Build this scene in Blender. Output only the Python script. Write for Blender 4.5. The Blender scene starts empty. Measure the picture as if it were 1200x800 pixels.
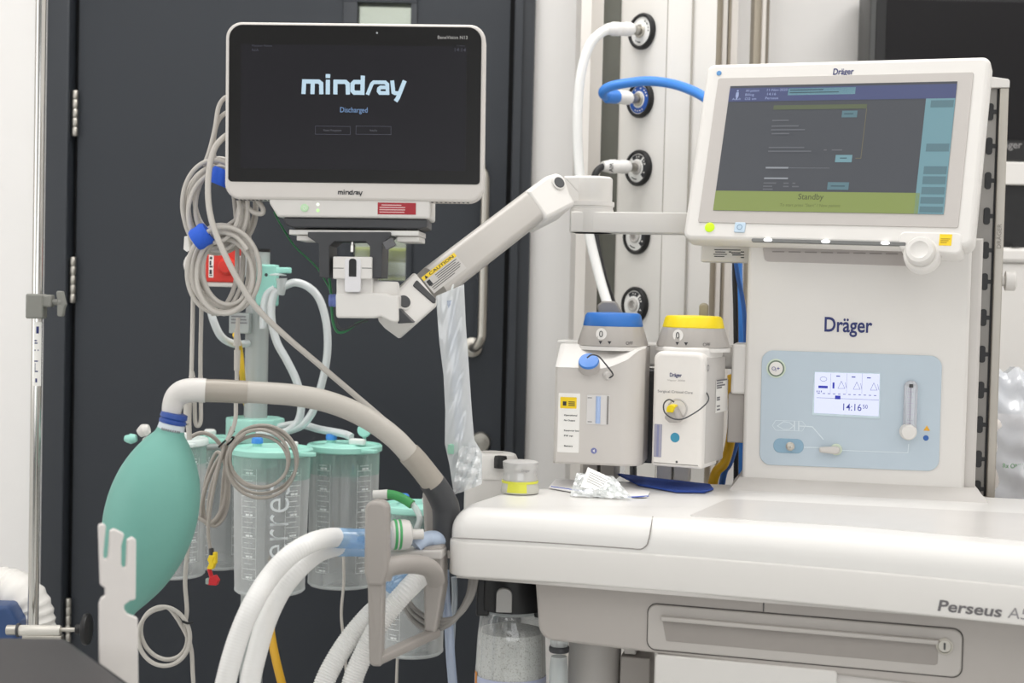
import bpy, bmesh, math, random
from mathutils import Vector as V, Matrix
random.seed(7)
C = bpy.context.scene.collection
SC = bpy.context.scene
PI = math.pi
sin, cos = math.sin, math.cos

# ------------------------------------------------------------------ camera
F = 1667.0; PITCH = 0.032; ROLL = 0.0235; CAM = V((0, 0, 1.15))
fwd = V((0, cos(PITCH), -sin(PITCH))); R0 = V((1, 0, 0)); U0 = V((0, sin(PITCH), cos(PITCH)))
RT = R0*cos(ROLL)+U0*sin(ROLL); UP = -R0*sin(ROLL)+U0*cos(ROLL)
cd = bpy.data.cameras.new('camera'); cam = bpy.data.objects.new('camera', cd); C.objects.link(cam)
cam.matrix_world = Matrix(((RT.x, UP.x, -fwd.x, CAM.x), (RT.y, UP.y, -fwd.y, CAM.y), (RT.z, UP.z, -fwd.z, CAM.z), (0, 0, 0, 1)))
cd.sensor_width = 36; cd.lens = 36*F/1200; cd.clip_start = .05
cd.dof.use_dof = True; cd.dof.focus_distance = 2.02; cd.dof.aperture_fstop = 5.6
SC.camera = cam
def ray(px, py): return fwd + RT*((px-600)/F) - UP*((py-400)/F)
def P(px, py, Y):                       # measured photo point at depth Y
    d = ray(px, py); return CAM + d*(Y/d.y)
def Pz(px, py, z):
    d = ray(px, py); return CAM + d*((z-CAM.z)/d.z)

# ------------------------------------------------------------------ frames
class Fr:
    def __init__(s, o, yaw=0, tilt=0, roll=0, axes=None):
        s.o = V(o)
        if axes: s.u, s.v, s.w = [V(a).normalized() for a in axes]; return
        u = V((cos(yaw), -sin(yaw), 0)); n = V((sin(yaw), cos(yaw), 0)); z = V((0, 0, 1))
        w = z*cos(tilt)+n*sin(tilt); v = n*cos(tilt)-z*sin(tilt)
        s.u = u*cos(roll)+w*sin(roll); s.w = -u*sin(roll)+w*cos(roll); s.v = v
    def pt(s, u, v, w): return s.o + s.u*u + s.v*v + s.w*w
    def px(s, x, y, v=0):
        d = ray(x, y); q = s.o + s.v*v
        t = (q-CAM).dot(s.v)/d.dot(s.v); h = CAM+d*t-s.o
        return (h.dot(s.u), h.dot(s.w))
    def at(s, u, v, w): return Fr(s.pt(u, v, w), axes=(s.u, s.v, s.w))
W0 = Fr((0, 0, 0))
def axis_frame(o, w, hint=(0, 0, 1)):   # w along a given axis
    w = V(w).normalized(); h = V(hint)
    if abs(w.dot(h)) > .95: h = V((0, 1, 0))
    u = h.cross(w).normalized(); v = w.cross(u)
    return Fr(o, axes=(u, v, w))

# ------------------------------------------------------------------ 2D outlines
def rpoly(pts, r, seg=6):
    n = len(pts); out = []
    for i in range(n):
        rr = r[i] if isinstance(r, (list, tuple)) else r
        p = V(pts[i]).to_2d() if len(pts[i]) > 2 else V(pts[i]); a = V(pts[i-1]); b = V(pts[(i+1) % n])
        da = (a-p); db = (b-p); la, lb = da.length, db.length
        if rr <= 0 or la < 1e-9 or lb < 1e-9: out.append(p); continue
        da /= la; db /= lb
        ang = math.acos(max(-1, min(1, da.dot(db))))
        if ang > PI-.02: out.append(p); continue
        t = min(rr/math.tan(ang/2), la*.49, lb*.49); rr2 = t*math.tan(ang/2)
        c = p+(da+db).normalized()*(rr2/sin(ang/2))
        p0 = p+da*t; p1 = p+db*t
        a0 = math.atan2((p0-c).y, (p0-c).x); a1 = math.atan2((p1-c).y, (p1-c).x)
        d = (a1-a0+PI) % (2*PI)-PI
        for k in range(seg+1):
            q = a0+d*k/seg; out.append(c+V((cos(q), sin(q)))*rr2)
    return out
def rrect(u0, w0, u1, w1, r, seg=6): return rpoly([(u0, w0), (u1, w0), (u1, w1), (u0, w1)], r, seg)
def circ(u, w, r, n=32): return [V((u+r*cos(2*PI*k/n), w+r*sin(2*PI*k/n))) for k in range(n)]
def area(p): return sum(p[i-1][0]*p[i][1]-p[i][0]*p[i-1][1] for i in range(len(p)))/2
def inset(p, d):
    n = len(p); o = []
    for i in range(n):
        a = (p[i]-p[i-1]); b = (p[(i+1) % n]-p[i])
        if a.length < 1e-9: a = b
        if b.length < 1e-9: b = a
        na = V((-a.y, a.x)).normalized(); nb = V((-b.y, b.x)).normalized()
        m = na+nb; k = m.length
        if k < 1e-6: o.append(p[i]+na*d); continue
        m /= k; o.append(p[i]+m*(d/max(.35, m.dot(na))))
    for _ in range(6):                     # corners tighter than the inset: merge the flipped edges
        bad = [i for i in range(n) if (p[(i+1) % n]-p[i]).length > 1e-9 and (o[(i+1) % n]-o[i]).dot(p[(i+1) % n]-p[i]) < -1e-12]
        if not bad: break
        for i in bad:
            j = (i+1) % n; c = (o[i]+o[j])/2; o[i] = c.copy(); o[j] = c.copy()
    return o

# ------------------------------------------------------------------ mesh collector
class G:
    def __init__(s): s.vs = []; s.fs = []
    def add(s, vs, fs):
        b = len(s.vs); s.vs += [V(v) for v in vs]; s.fs += [tuple(i+b for i in f) for f in fs]; return s
    def rings(s, rings, cap0=True, cap1=True, closed=True):
        n = len(rings[0]); vs = [v for r in rings for v in r]; fs = []
        for k in range(len(rings)-1):
            for i in range(n if closed else n-1):
                j = (i+1) % n; fs.append((k*n+i, k*n+j, (k+1)*n+j, (k+1)*n+i))
        if cap0: fs.append(tuple(range(n-1, -1, -1)))
        if cap1: fs.append(tuple((len(rings)-1)*n+i for i in range(n)))
        return s.add(vs, fs)
    def prism(s, fr, pts, v0, v1, b0=.001, b1=None, seg=3, plane='uw'):
        """outline in the frame's (u,w) plane from depth v0 (front) to v1 (back); plane 'uv' = plan outline from w=v0 to w=v1"""
        if b1 is None: b1 = b0
        p = [V((a[0], a[1])) for a in pts]
        if area(p) < 0: p.reverse()
        lv = []
        for k in range(seg+1 if b0 > 0 else 1):
            t = PI/2*k/seg; lv.append((b0*(1-sin(t)), v0+b0*(1-cos(t))) if b0 > 0 else (0, v0))
        for k in range(seg+1 if b1 > 0 else 1):
            t = PI/2*(1-k/seg); lv.append((b1*(1-sin(t)), v1-b1*(1-cos(t))) if b1 > 0 else (0, v1))
        R = []
        for d, v in lv:
            q = inset(p, d) if d > 0 else p
            R.append([fr.pt(a.x, v, a.y) if plane == 'uw' else fr.pt(a.x, a.y, v) for a in q])
        return s.rings(R)
    def box(s, fr, u0, u1, v0, v1, w0, w1, b=.001, r=None):
        if r is None: r = b
        return s.prism(fr, rrect(u0, w0, u1, w1, r, 4), v0, v1, b, seg=3)
    def lathe(s, fr, prof, n=40, cap0=True, cap1=True, a0=0, a1=2*PI):
        full = abs(a1-a0-2*PI) < 1e-6; R = []
        for r, h in prof:
            r = max(r, 1e-5)
            R.append([fr.pt(r*cos(a0+(a1-a0)*k/n), r*sin(a0+(a1-a0)*k/n), h) for k in range(n if full else n+1)])
        return s.rings(R, cap0, cap1, full)
    def disc(s, fr, r, h0, h1, b=.0005, n=32): 
        b = min(b, abs(h1-h0)*.45); return s.lathe(fr, [(r-b, h0), (r, h0+b), (r, h1-b), (r-b, h1)], n)
    def tube(s, pts, r, n=10, sm=8, closed=False, rib=0, period=.006, oval=1):
        pts = spline(pts, sm, closed)
        if rib: pts = resample(pts, period/4)
        m = len(pts); rs = r if callable(r) else (lambda t: r)
        R = []; t0 = (pts[1]-pts[0]).normalized()
        nrm = t0.orthogonal().normalized()
        for i, p in enumerate(pts):
            if closed: t = (pts[(i+1) % m]-pts[i-1])
            else: t = pts[min(i+1, m-1)]-pts[max(i-1, 0)]
            t.normalize(); nrm = (nrm-t*nrm.dot(t)).normalized(); bn = t.cross(nrm)
            rr = rs(i/(m-1))
            if rib: rr *= 1+rib*(1, 0, -1, 0)[i % 4]
            R.append([p+(nrm*cos(2*PI*k/n)+bn*sin(2*PI*k/n)*oval)*rr for k in range(n)])
        if closed: R.append(R[0]); return s.rings(R, False, False)
        return s.rings(R)
    def grid(s, f, nu, nv):
        vs = [f(i/nu, j/nv) for j in range(nv+1) for i in range(nu+1)]
        return s.add(vs, [(j*(nu+1)+i, j*(nu+1)+i+1, (j+1)*(nu+1)+i+1, (j+1)*(nu+1)+i) for j in range(nv) for i in range(nu)])
    def sphere(s, fr, a, b, c, n=24, m=14):
        R = [[fr.pt(a*sin(PI*j/m)*cos(2*PI*k/n), b*sin(PI*j/m)*sin(2*PI*k/n), -c*cos(PI*j/m)) for k in range(n)] for j in range(1, m)]
        return s.rings(R)
    def text(s, body, fr, u, w, h, v=-.0006, width=None, bold=0, shear=0, align='LEFT', wrap=None, rot=0, space=1):
        vs, fs = glyphs(body, bold, shear, space)
        if not vs: return s
        x0 = min(a[0] for a in vs); x1 = max(a[0] for a in vs)
        k = h/.7; kx = k if width is None else width/(x1-x0)
        off = {'LEFT': -x0, 'CENTER': -(x0+x1)/2, 'RIGHT': -x1}[align]
        o = []
        for x, y in vs:
            a, b = (x+off)*kx, y*k
            a, b = a*cos(rot)-b*sin(rot)+u, a*sin(rot)+b*cos(rot)+w
            o.append(wrap(a, b) if wrap else fr.pt(a, v, b))
        return s.add(o, fs)
    def bar(s, fr, x0, y0, x1, y1, v, th=.0008):   # a printed flat rectangle on the frame's plane, corners measured
        a = fr.px(x0, y0, v); b = fr.px(x1, y1, v)
        return s.flat(fr, a[0], b[1], b[0], a[1], v)
    def flat(s, fr, u0, w0, u1, w1, v):
        return s.add([fr.pt(u0, v, w0), fr.pt(u1, v, w0), fr.pt(u1, v, w1), fr.pt(u0, v, w1)], [(0, 1, 2, 3)])
    def poly(s, fr, pts, v): return s.add([fr.pt(a[0], v, a[1]) for a in pts], [tuple(range(len(pts)))])
    def stroke(s, fr, pts, wd, v, closed=False):
        p = [V(a) for a in pts]; n = len(p); L = []; Rr = []
        for i in range(n):
            a = p[i]-p[i-1] if (i > 0 or closed) else p[1]-p[0]
            b = p[(i+1) % n]-p[i] if (i < n-1 or closed) else p[i]-p[i-1]
            na = V((-a.y, a.x)).normalized(); nb = V((-b.y, b.x)).normalized(); m = (na+nb).normalized()
            m *= wd/2/max(.4, m.dot(na)); L.append(p[i]+m); Rr.append(p[i]-m)
        for i in range(n if closed else n-1):
            j = (i+1) % n
            s.add([fr.pt(q.x, v, q.y) for q in (L[i], Rr[i], Rr[j], L[j])], [(0, 1, 2, 3)])
        return s
_gc = {}
def glyphs(body, bold, shear, space):
    key = (body, bold, shear, space)
    if key in _gc: return _gc[key]
    cu = bpy.data.curves.new('t', 'FONT'); cu.body = body; cu.size = 1; cu.offset = bold; cu.shear = shear; cu.space_character = space
    cu.resolution_u = 4
    ob = bpy.data.objects.new('t', cu); C.objects.link(ob)
    dg = bpy.context.evaluated_depsgraph_get(); me = bpy.data.meshes.new_from_object(ob.evaluated_get(dg))
    r = ([(v.co.x, v.co.y) for v in me.vertices], [tuple(p.vertices) for p in me.polygons])
    bpy.data.objects.remove(ob); bpy.data.curves.remove(cu); bpy.data.meshes.remove(me)
    _gc[key] = r; return r
def spline(pts, sm=8, closed=False):
    p = [V(a) for a in pts]; n = len(p)
    if sm <= 1 or n < 3: return p
    o = []
    for i in range(n if closed else n-1):
        if closed: a, b, c, d = p[i-1], p[i], p[(i+1) % n], p[(i+2) % n]
        else: a, b, c, d = p[max(i-1, 0)], p[i], p[i+1], p[min(i+2, n-1)]
        for k in range(sm):
            t = k/sm
            o.append(.5*((2*b)+(c-a)*t+(2*a-5*b+4*c-d)*t*t+(3*b-a-3*c+d)*t**3))
    if not closed: o.append(p[-1])
    return o
def resample(p, step):
    o = [p[0]]; need = step
    for i in range(len(p)-1):
        a, b = p[i], p[i+1]; L = (b-a).length; pos = 0
        while L-pos >= need: pos += need; o.append(a+(b-a)*(pos/L)); need = step
        need -= L-pos
    return o

# ------------------------------------------------------------------ objects
def thing(name, label, cat, loc, group=None):
    o = bpy.data.objects.new(name, None); C.objects.link(o); o.location = loc; o.empty_display_size = .05
    o['label'] = label; o['category'] = cat
    if group: o['group'] = group
    return o
BASE = {}
def obj(name, g, m, parent=None, label=None, ang=40, kind=None):
    me = bpy.data.meshes.new(name)
    if parent is not None: base = BASE.get(parent.name, V(parent.location))
    else:
        xs = [v.x for v in g.vs]; ys = [v.y for v in g.vs]; zs = [v.z for v in g.vs]
        base = V(((min(xs)+max(xs))/2, (min(ys)+max(ys))/2, min(zs)))
    me.from_pydata([v-base for v in g.vs], [], g.fs); me.validate()
    bm = bmesh.new(); bm.from_mesh(me); bmesh.ops.remove_doubles(bm, verts=bm.verts, dist=2e-6); bmesh.ops.recalc_face_normals(bm, faces=bm.faces); bm.to_mesh(me); bm.free()
    me.polygons.foreach_set('use_smooth', [True]*len(me.polygons)); me.set_sharp_from_angle(angle=math.radians(ang))
    ek = {}                                # flat caps keep their own normals
    for p in me.polygons:
        if len(p.vertices) > 4:
            for k in p.edge_keys: ek[k] = 1
    if ek:
        at_ = me.attributes.get('sharp_edge') or me.attributes.new('sharp_edge', 'BOOLEAN', 'EDGE')
        for e in me.edges:
            if tuple(sorted(e.vertices)) in ek: at_.data[e.index].value = True
    me.materials.append(m)
    o = bpy.data.objects.new(name, me); C.objects.link(o)
    if parent is not None: o.parent = parent
    else: o.location = base
    BASE[o.name] = base
    if label: o['label'] = label
    if kind: o['kind'] = kind
    return o
def single(name, g, m, label, cat, group=None, ang=40):
    o = obj(name, g, m, None, label, ang); o['category'] = cat
    if group: o['group'] = group
    return o
def struct(name, g, m, parent=None):
    o = obj(name, g, m, parent)
    if parent is None: o['kind'] = 'structure'
    return o
def dup(o, loc=None, label=None, parent=None):
    c = o.copy(); C.objects.link(c)
    if parent is not None: c.parent = parent
    if loc is not None: c.location = loc
    if label: c['label'] = label
    for ch in [x for x in bpy.data.objects if x.parent is o]: dup(ch, None, None, c)
    return c

# ------------------------------------------------------------------ materials
def lin(h):
    h = h.lstrip('#'); c = [int(h[i:i+2], 16)/255 for i in (0, 2, 4)]
    return tuple(x/12.92 if x <= .04045 else ((x+.055)/1.055)**2.4 for x in c)+(1,)
MATS = {}
def mat(name, hexc, rough=.45, metal=0, var=.03, scale=60, bump=0, spec=.5, emit=None, es=1, coat=0, sub=0):
    if name in MATS: return MATS[name]
    m = bpy.data.materials.new(name); m.use_nodes = True; nt = m.node_tree; b = nt.nodes['Principled BSDF']
    c = lin(hexc)
    b.inputs['Roughness'].default_value = rough; b.inputs['Metallic'].default_value = metal
    b.inputs['Specular IOR Level'].default_value = spec; b.inputs['Coat Weight'].default_value = coat
    if sub: b.inputs['Subsurface Weight'].default_value = sub; b.inputs['Subsurface Radius'].default_value = (.01, .01, .01)
    tc = nt.nodes.new('ShaderNodeTexCoord'); ns = nt.nodes.new('ShaderNodeTexNoise'); ns.inputs['Scale'].default_value = scale
    ns.inputs['Detail'].default_value = 3
    nt.links.new(tc.outputs['Object'], ns.inputs['Vector'])
    mx = nt.nodes.new('ShaderNodeMix'); mx.data_type = 'RGBA'
    mx.inputs[6].default_value = tuple(x*(1-var) for x in c[:3])+(1,); mx.inputs[7].default_value = tuple(min(1, x*(1+var)) for x in c[:3])+(1,)
    nt.links.new(ns.outputs['Fac'], mx.inputs[0]); nt.links.new(mx.outputs[2], b.inputs['Base Color'])
    if bump:
        bp = nt.nodes.new('ShaderNodeBump'); bp.inputs['Strength'].default_value = bump; bp.inputs['Distance'].default_value = .002
        nt.links.new(ns.outputs['Fac'], bp.inputs['Height']); nt.links.new(bp.outputs['Normal'], b.inputs['Normal'])
    if emit: b.inputs['Emission Color'].default_value = lin(emit); b.inputs['Emission Strength'].default_value = es
    MATS[name] = m; return m
def clear(name, tint='#f4f8f8', white=.12, gloss=.12, whitecol='#e8ecec', rough=.08, edge=.5):
    """thin clear plastic: mostly transparent, milky and shiny towards grazing angles"""
    m = bpy.data.materials.new(name); m.use_nodes = True; nt = m.node_tree; nt.nodes.remove(nt.nodes['Principled BSDF'])
    out = nt.nodes['Material Output']; N = nt.nodes.new
    tr = N('ShaderNodeBsdfTransparent'); tr.inputs[0].default_value = lin(tint)
    df = N('ShaderNodeBsdfDiffuse'); df.inputs[0].default_value = lin(whitecol)
    gl = N('ShaderNodeBsdfGlossy'); gl.inputs['Roughness'].default_value = rough
    lw = N('ShaderNodeLayerWeight'); lw.inputs['Blend'].default_value = .35
    mr = N('ShaderNodeMapRange'); mr.inputs['To Min'].default_value = white; mr.inputs['To Max'].default_value = white+edge*(1-white)
    nt.links.new(lw.outputs['Facing'], mr.inputs['Value'])
    a = N('ShaderNodeMixShader'); nt.links.new(mr.outputs[0], a.inputs[0]); nt.links.new(tr.outputs[0], a.inputs[1]); nt.links.new(df.outputs[0], a.inputs[2])
    b = N('ShaderNodeMixShader'); b.inputs[0].default_value = gloss
    nt.links.new(a.outputs[0], b.inputs[1]); nt.links.new(gl.outputs[0], b.inputs[2]); nt.links.new(b.outputs[0], out.inputs[0])
    return m
def glow(name, hexc, s=1.0, rough=.25):
    return mat(name, '#101012', rough, emit=hexc, es=s, var=.02)

M_wall = mat('wall_paint', '#f0eeec', .7, scale=8, var=.015)
M_floor = mat('floor_vinyl', '#cfd0ce', .45, scale=30, var=.08)
M_ceil = mat('ceiling_paint', '#f0efec', .8, scale=8)
M_door = mat('door_laminate', '#30343a', .5, scale=4, var=.04, spec=.4)
M_frame = mat('door_frame_paint', '#30343a', .5, scale=6, var=.04)
M_gap = mat('gap_shade', '#0c0d0f', .7)
M_white = mat('white_plastic', '#e2dfdb', .32, scale=20, var=.012)
M_white2 = mat('warm_white_plastic', '#dcd9d5', .38, scale=20, var=.012)
M_grey = mat('mid_grey_plastic', '#a9a39e', .42, scale=20, var=.02)
M_lgrey = mat('light_grey_plastic', '#c9c5c1', .42, scale=20, var=.02)
M_dgrey = mat('dark_grey_plastic', '#3e3f42', .45)
M_black = mat('black_plastic', '#141416', .4)
M_steel = mat('brushed_steel', '#c2beb6', .32, 1, scale=200)
M_chrome = mat('polished_chrome', '#d2d0cc', .14, 1)
M_alu = mat('anodised_aluminium', '#b3aea6', .4, .7)
M_teal = mat('teal_plastic', '#9fdccf', .4)
M_ink = mat('dark_ink', '#2b2c30', .6)
M_navy = mat('navy_ink', '#27306a', .5)
M_greyink = mat('grey_ink', '#77757a', .6)
M_paper = mat('white_label_paper', '#f2f0ec', .6)
M_yellow = mat('yellow_label', '#f2cf1f', .5)
M_blue = mat('blue_plastic', '#2f74c8', .38)
M_canary = mat('canary_plastic', '#f4d90f', .38)
M_cable = mat('grey_cable_jacket', '#c6c1ba', .45, scale=90)
M_clear = clear('clear_plastic')
M_clear2 = clear('milky_plastic', white=.45, edge=.4)
M_film = clear('plastic_film', white=.5, gloss=.16, rough=.15, edge=.5)

# ================================================================== THE ROOM
YB = 3.1                                   # back wall face
def boxw(g, x0, x1, y0, y1, z0, z1, b=0): return g.box(W0, x0, x1, y0, y1, z0, z1, b, 0) if b else g.prism(W0, [(x0, z0), (x1, z0), (x1, z1), (x0, z1)], y0, y1, 0)
XL, XR, YF, H = -2.4, 2.6, -2.6, 2.75
struct('floor', boxw(G(), XL-.1, XR+.1, YF-.1, 4.4, -.06, 0), M_floor)
struct('ceiling', boxw(G(), XL-.1, XR+.1, YF-.1, 4.4, H, H+.06), M_ceil)
struct('wall_left', boxw(G(), XL-.1, XL, YF, YB, 0, H), M_wall)
struct('wall_right', boxw(G(), XR, XR+.1, YF, YB, 0, H), M_wall)
struct('wall_front', boxw(G(), XL-.1, XR+.1, YF-.1, YF, 0, H), mat('far_wall_grey', '#8b8e90', .7, scale=8))
FW = Fr((0, YB, 0))
dl = FW.px(54, 380)[0]; dr = FW.px(620, 330)[0]; DT = 2.15
g = G(); boxw(g, XL-.1, dl, YB, YB+.12, 0, H); boxw(g, dr, XR+.1, YB, YB+.12, 0, H); boxw(g, dl, dr, YB, YB+.12, DT, H)
struct('wall_back', g, M_wall)
# corridor seen through the door's window
struct('wall_corridor', boxw(G(), XL, XR, 4.3, 4.4, 0, H), mat('corridor_paint', '#e4e6e0', .7))
# frame
fl = FW.px(81, 330)[0]; fr_ = FW.px(596, 330)[0]
g = G()
for a, b in ((dl, fl), (fr_, dr)):
    g.prism(W0, [(a, 0), (b, 0), (b, DT), (a, DT)], YB-.022, YB+.1, .004)
g.prism(W0, [(dl, DT-.05), (dr, DT-.05), (dr, DT), (dl, DT)], YB-.022, YB+.1, .004)
struct('trim_1', g, M_frame)
g = G()                                    # rebate gap: its shade put in as black strips
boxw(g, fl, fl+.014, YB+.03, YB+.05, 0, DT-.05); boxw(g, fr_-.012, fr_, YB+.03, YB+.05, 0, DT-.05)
struct('gap_shade_strip', g, M_gap)
# inner stop bead on the handle side
x0 = FW.px(598, 330)[0]; x1 = FW.px(606, 330)[0]
struct('trim_3', boxw(G(), fr_+.004, fr_+.018, YB-.034, YB-.022, 0, DT-.06), M_frame)
# leaf
la, lb = fl+.012, fr_-.010
wa, wt = FW.px(416, 150)[0], FW.px(450, 3)[1]; wb, wz = FW.px(478.5, 150)[0], FW.px(450, 328)[1]
g = G(); T0 = YB+.008; T1 = YB+.05
for q in ((la, wa, .008, DT-.055), (wb, lb, .008, DT-.055), (wa, wb, .008, wz), (wa, wb, wt, DT-.055)):
    boxw(g, q[0], q[1], T0, T1, q[2], q[3])
door = struct('door_1', g, M_door)
g = G(); e = .012
xl2 = FW.px(399, 150)[0]
g.prism(W0, [(xl2, wz-.02), (wa, wz-.02), (wa, wt+.012), (xl2, wt+.012)], T0-.006, T0+.01, .002)
g.prism(W0, [(wb, wz-.02), (wb+.014, wz-.02), (wb+.014, wt+.012), (wb, wt+.012)], T0-.006, T0+.01, .002)
g.prism(W0, [(xl2, wt), (wb+.014, wt), (wb+.014, wt+.014), (xl2, wt+.014)], T0-.007, T0+.01, .002)
g.prism(W0, [(xl2, wz-.014), (wb+.014, wz-.014), (wb+.014, wz), (xl2, wz)], T0-.007, T0+.01, .002)
obj('window_frame', g, M_frame, door)
obj('window_pane', boxw(G(), wa, wb, T0+.018, T0+.024, wz, wt), clear('door_glass', '#eef2ee', .06, .08), door)
for y0, y1 in ((106, 160), (301, 355), (700, 752)):
    a = FW.px(88.5 if y0 < 200 else (84.5 if y0 < 400 else 78), y0); b = FW.px(88, y1)
    g = G(); o = V((fl+.009, YB-.004, b[1]))
    hh = a[1]-b[1]
    for k in range(5): g.lathe(Fr(o), [(.0062, hh*k/5+.0006), (.007, hh*k/5+.0016), (.007, hh*(k+1)/5-.0016), (.0062, hh*(k+1)/5-.0006)], 16)
    obj('hinge', g, M_steel, door)
# pull handle
hx, hz1 = FW.px(570, 200)[0], FW.px(569, 195, -.05)[1]; hz0 = FW.px(562, 408, -.05)[1]; yh = YB-.055
hx = FW.px(567, 300, -.05)[0]
g = G(); xm = hx-.016
pts = [(xm-.004, YB+.008, hz1+.004), (xm-.002, YB-.02, hz1+.002), (xm+.004, YB-.045, hz1-.002), (hx-.002, yh, hz1-.02), (hx, yh, hz1-.05)]
pts2 = [(hx, yh, hz0+.05), (hx-.002, yh, hz0+.02), (xm+.004, YB-.045, hz0+.003), (xm-.004, YB-.02, hz0), (xm-.006, YB+.008, hz0)]
g.tube(pts+[(hx, yh, (hz0+hz1)/2)]+pts2, .0098, 16, 6)
h = obj('pull_handle', g, M_steel, door)
g = G()
for z in (hz0, hz1): g.lathe(axis_frame((xm-.006, YB+.008, z), (0, -1, 0)), [(.02, 0), (.022, .003), (.021, .008), (.012, .012)], 28)
obj('handle_rose', g, M_steel, h)
c = P(563, 518, YB+.008); g = G(); f = axis_frame(c, (0, -1, 0))
g.lathe(f, [(.022, 0), (.023, .004), (.02, .009), (.011, .010), (.011, .014), (.002, .0145)], 32)
obj('lock_cylinder', g, M_steel, door)

# corridor bin seen through the window: yellow-green band, white band
bx = P(446, 320, 3.8)
t = thing('waste_container', 'yellow-green and white container beyond the door window pane', 'container', (bx.x+.05, 3.85, 0))
zt, zm, zb = P(446, 290, 3.8).z, P(446, 307, 3.8).z, P(446, 322, 3.8).z
ax = Fr((bx.x+.02, 3.9, 0)); ym = mat('lime_plastic', '#b9c23c', .4); wm = mat('pale_lime_plastic', '#dfe5c8', .4)
obj('body', G().prism(ax, rrect(-.2, -.11, .2, .11, .03), .0, zb, .01, plane='uv'), ym, t)
obj('band', G().prism(ax, rrect(-.203, -.113, .203, .113, .03), zb, zm, .003, plane='uv'), wm, t)
obj('lid', G().prism(ax, rrect(-.203, -.113, .203, .113, .03), zm, zt, .01, plane='uv'), ym, t)

# lamps
def lamp(x, y, sx, sy, e, z=H-.03):
    l = bpy.data.lights.new('ceiling_and_fill_light', 'AREA'); l.shape = 'RECTANGLE'; l.size = sx; l.size_y = sy; l.energy = e; l.color = (1, .985, .97)
    o = bpy.data.objects.new('ceiling_and_fill_light', l); C.objects.link(o); o.location = (x, y, z)
E = 5.2
for x in (-1.4, 0.1, 1.6):
    for y in (-1.4, .2, 1.6): lamp(x, y, .6, 1.2, E*.45 if (y > 1 and 0 < x < 1) else E)
for x, e in ((-1.5, .6), (-.15, 16), (1.3, 9)): lamp(x, 2.15 if x > -1 else 2.55, 1.0, .5, e)  # extra row added to brighten the back wall
lamp(-.3, 3.75, 1.2, .4, 15)  # added to light the corridor behind the door window
def wall_fill(x, z, sx, sz, e):             # unseen area lights added behind the camera for frontal fill
    l = bpy.data.lights.new('wall_fill_light', 'AREA'); l.shape = 'RECTANGLE'; l.size = sx; l.size_y = sz; l.energy = e; l.color = (.98, .99, 1)
    o = bpy.data.objects.new('wall_fill_light', l); C.objects.link(o); o.location = (x, YF+.02, z); o.rotation_euler = (PI/2, 0, 0)
wall_fill(.98, 1.35, 2.2, 1.7, 19); wall_fill(-1.85, 1.35, .9, 1.7, 3); wall_fill(-.75, .95, 1.2, .9, 8)
l = bpy.data.lights.new('wall_fill_light', 'AREA'); l.shape = 'RECTANGLE'; l.size = 1.5; l.size_y = 1.3; l.energy = 8; l.color = (.98, .99, 1)
o = bpy.data.objects.new('wall_fill_light', l); C.objects.link(o); o.location = (XL+.02, .9, 1.5); o.rotation_euler = (PI/2, 0, -PI/2)   # fill light added on the left wall, out of view
w = bpy.data.worlds.new('World'); SC.world = w; w.use_nodes = True
w.node_tree.nodes['Background'].inputs[0].default_value = (.9, .92, 1, 1); w.node_tree.nodes['Background'].inputs[1].default_value = .3
SC.view_settings.view_transform = 'Standard'; SC.view_settings.look = 'None'; SC.view_settings.gamma = 1; SC.view_settings.exposure = .1
SC.view_settings.use_curve_mapping = False
SC.cycles.max_bounces = 10; SC.cycles.transparent_max_bounces = 24; SC.cycles.diffuse_bounces = 5
SC.cycles.use_denoising = True

# ================================================================== GAS SUPPLY COLUMN (ceiling pendant)
FS = Fr(P(782, 200, 2.60), yaw=math.radians(-0))   # helper only
pr = P(783, 200, 2.58); pl = P(726, 200, 2.68)
nyaw = math.atan2(pl.y-pr.y, pr.x-pl.x)            # yaw of the socket face: its right edge is nearer
SF = Fr((pl.x, pl.y, 0), yaw=nyaw); fw = math.hypot(pr.x-pl.x, pr.y-pl.y)
t = thing('gas_supply_column', 'tall grey medical gas column with a vertical row of round wall sockets', 'gas column', (pr.x, pr.y+.1, .25))
M_col = mat('column_enamel', '#e4e1dc', .42, scale=12, var=.012); M_colw = mat('column_trim', '#e4dfd9', .45, scale=12)
M_slot = mat('column_channel', '#6f7068', .55); 
xr = P(835, 200, 2.56); xk = P(806, 200, 2.57)
plan = [(pl.x, pl.y), (pr.x-.004, pr.y+.003), (pr.x, pr.y), (xr.x, xr.y), (xr.x+.01, 2.95), (pl.x+.005, 2.95)]
obj('column_body', G().prism(W0, plan, .25, H, .003, plane='uv'), M_col, t)
a = P(690, 200, 2.70); b = P(703, 200, 2.72); c0 = P(677, 200, 2.70)
obj('side_panel', G().prism(W0, [(c0.x, a.y+.006), (a.x-.002, a.y), (a.x, a.y+.004), (b.x, b.y), (b.x, 2.95), (c0.x, 2.95)], .25, H, .002, plane='uv'), M_colw, t)
obj('channel', G().prism(W0, [(b.x-.004, 2.76), (pl.x+.02, 2.755), (pl.x+.02, 2.94), (b.x-.004, 2.94)], .26, H-.002, 0, plane='uv'), M_slot, t)
g = G()
for xp in (779, 782): 
    u = SF.px(xp, 200)[0]; 
u1 = fw-.012
g.prism(SF, [(u1, .26), (u1+.003, .26), (u1+.003, H-.01), (u1, H-.01)], -.0012, .002, .0004)
g.prism(Fr((xk.x, xk.y, 0), yaw=math.atan2(pr.y-xr.y, xr.x-pr.x)), [(0, .26), (.003, .26), (.003, H-.01), (0, H-.01)], -.003, .002, .0004)
obj('edge_bead', g, M_alu, t)
socks = [(755, 37), (753, 117), (750, 197), (747, 277), (745, 357)]
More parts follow.
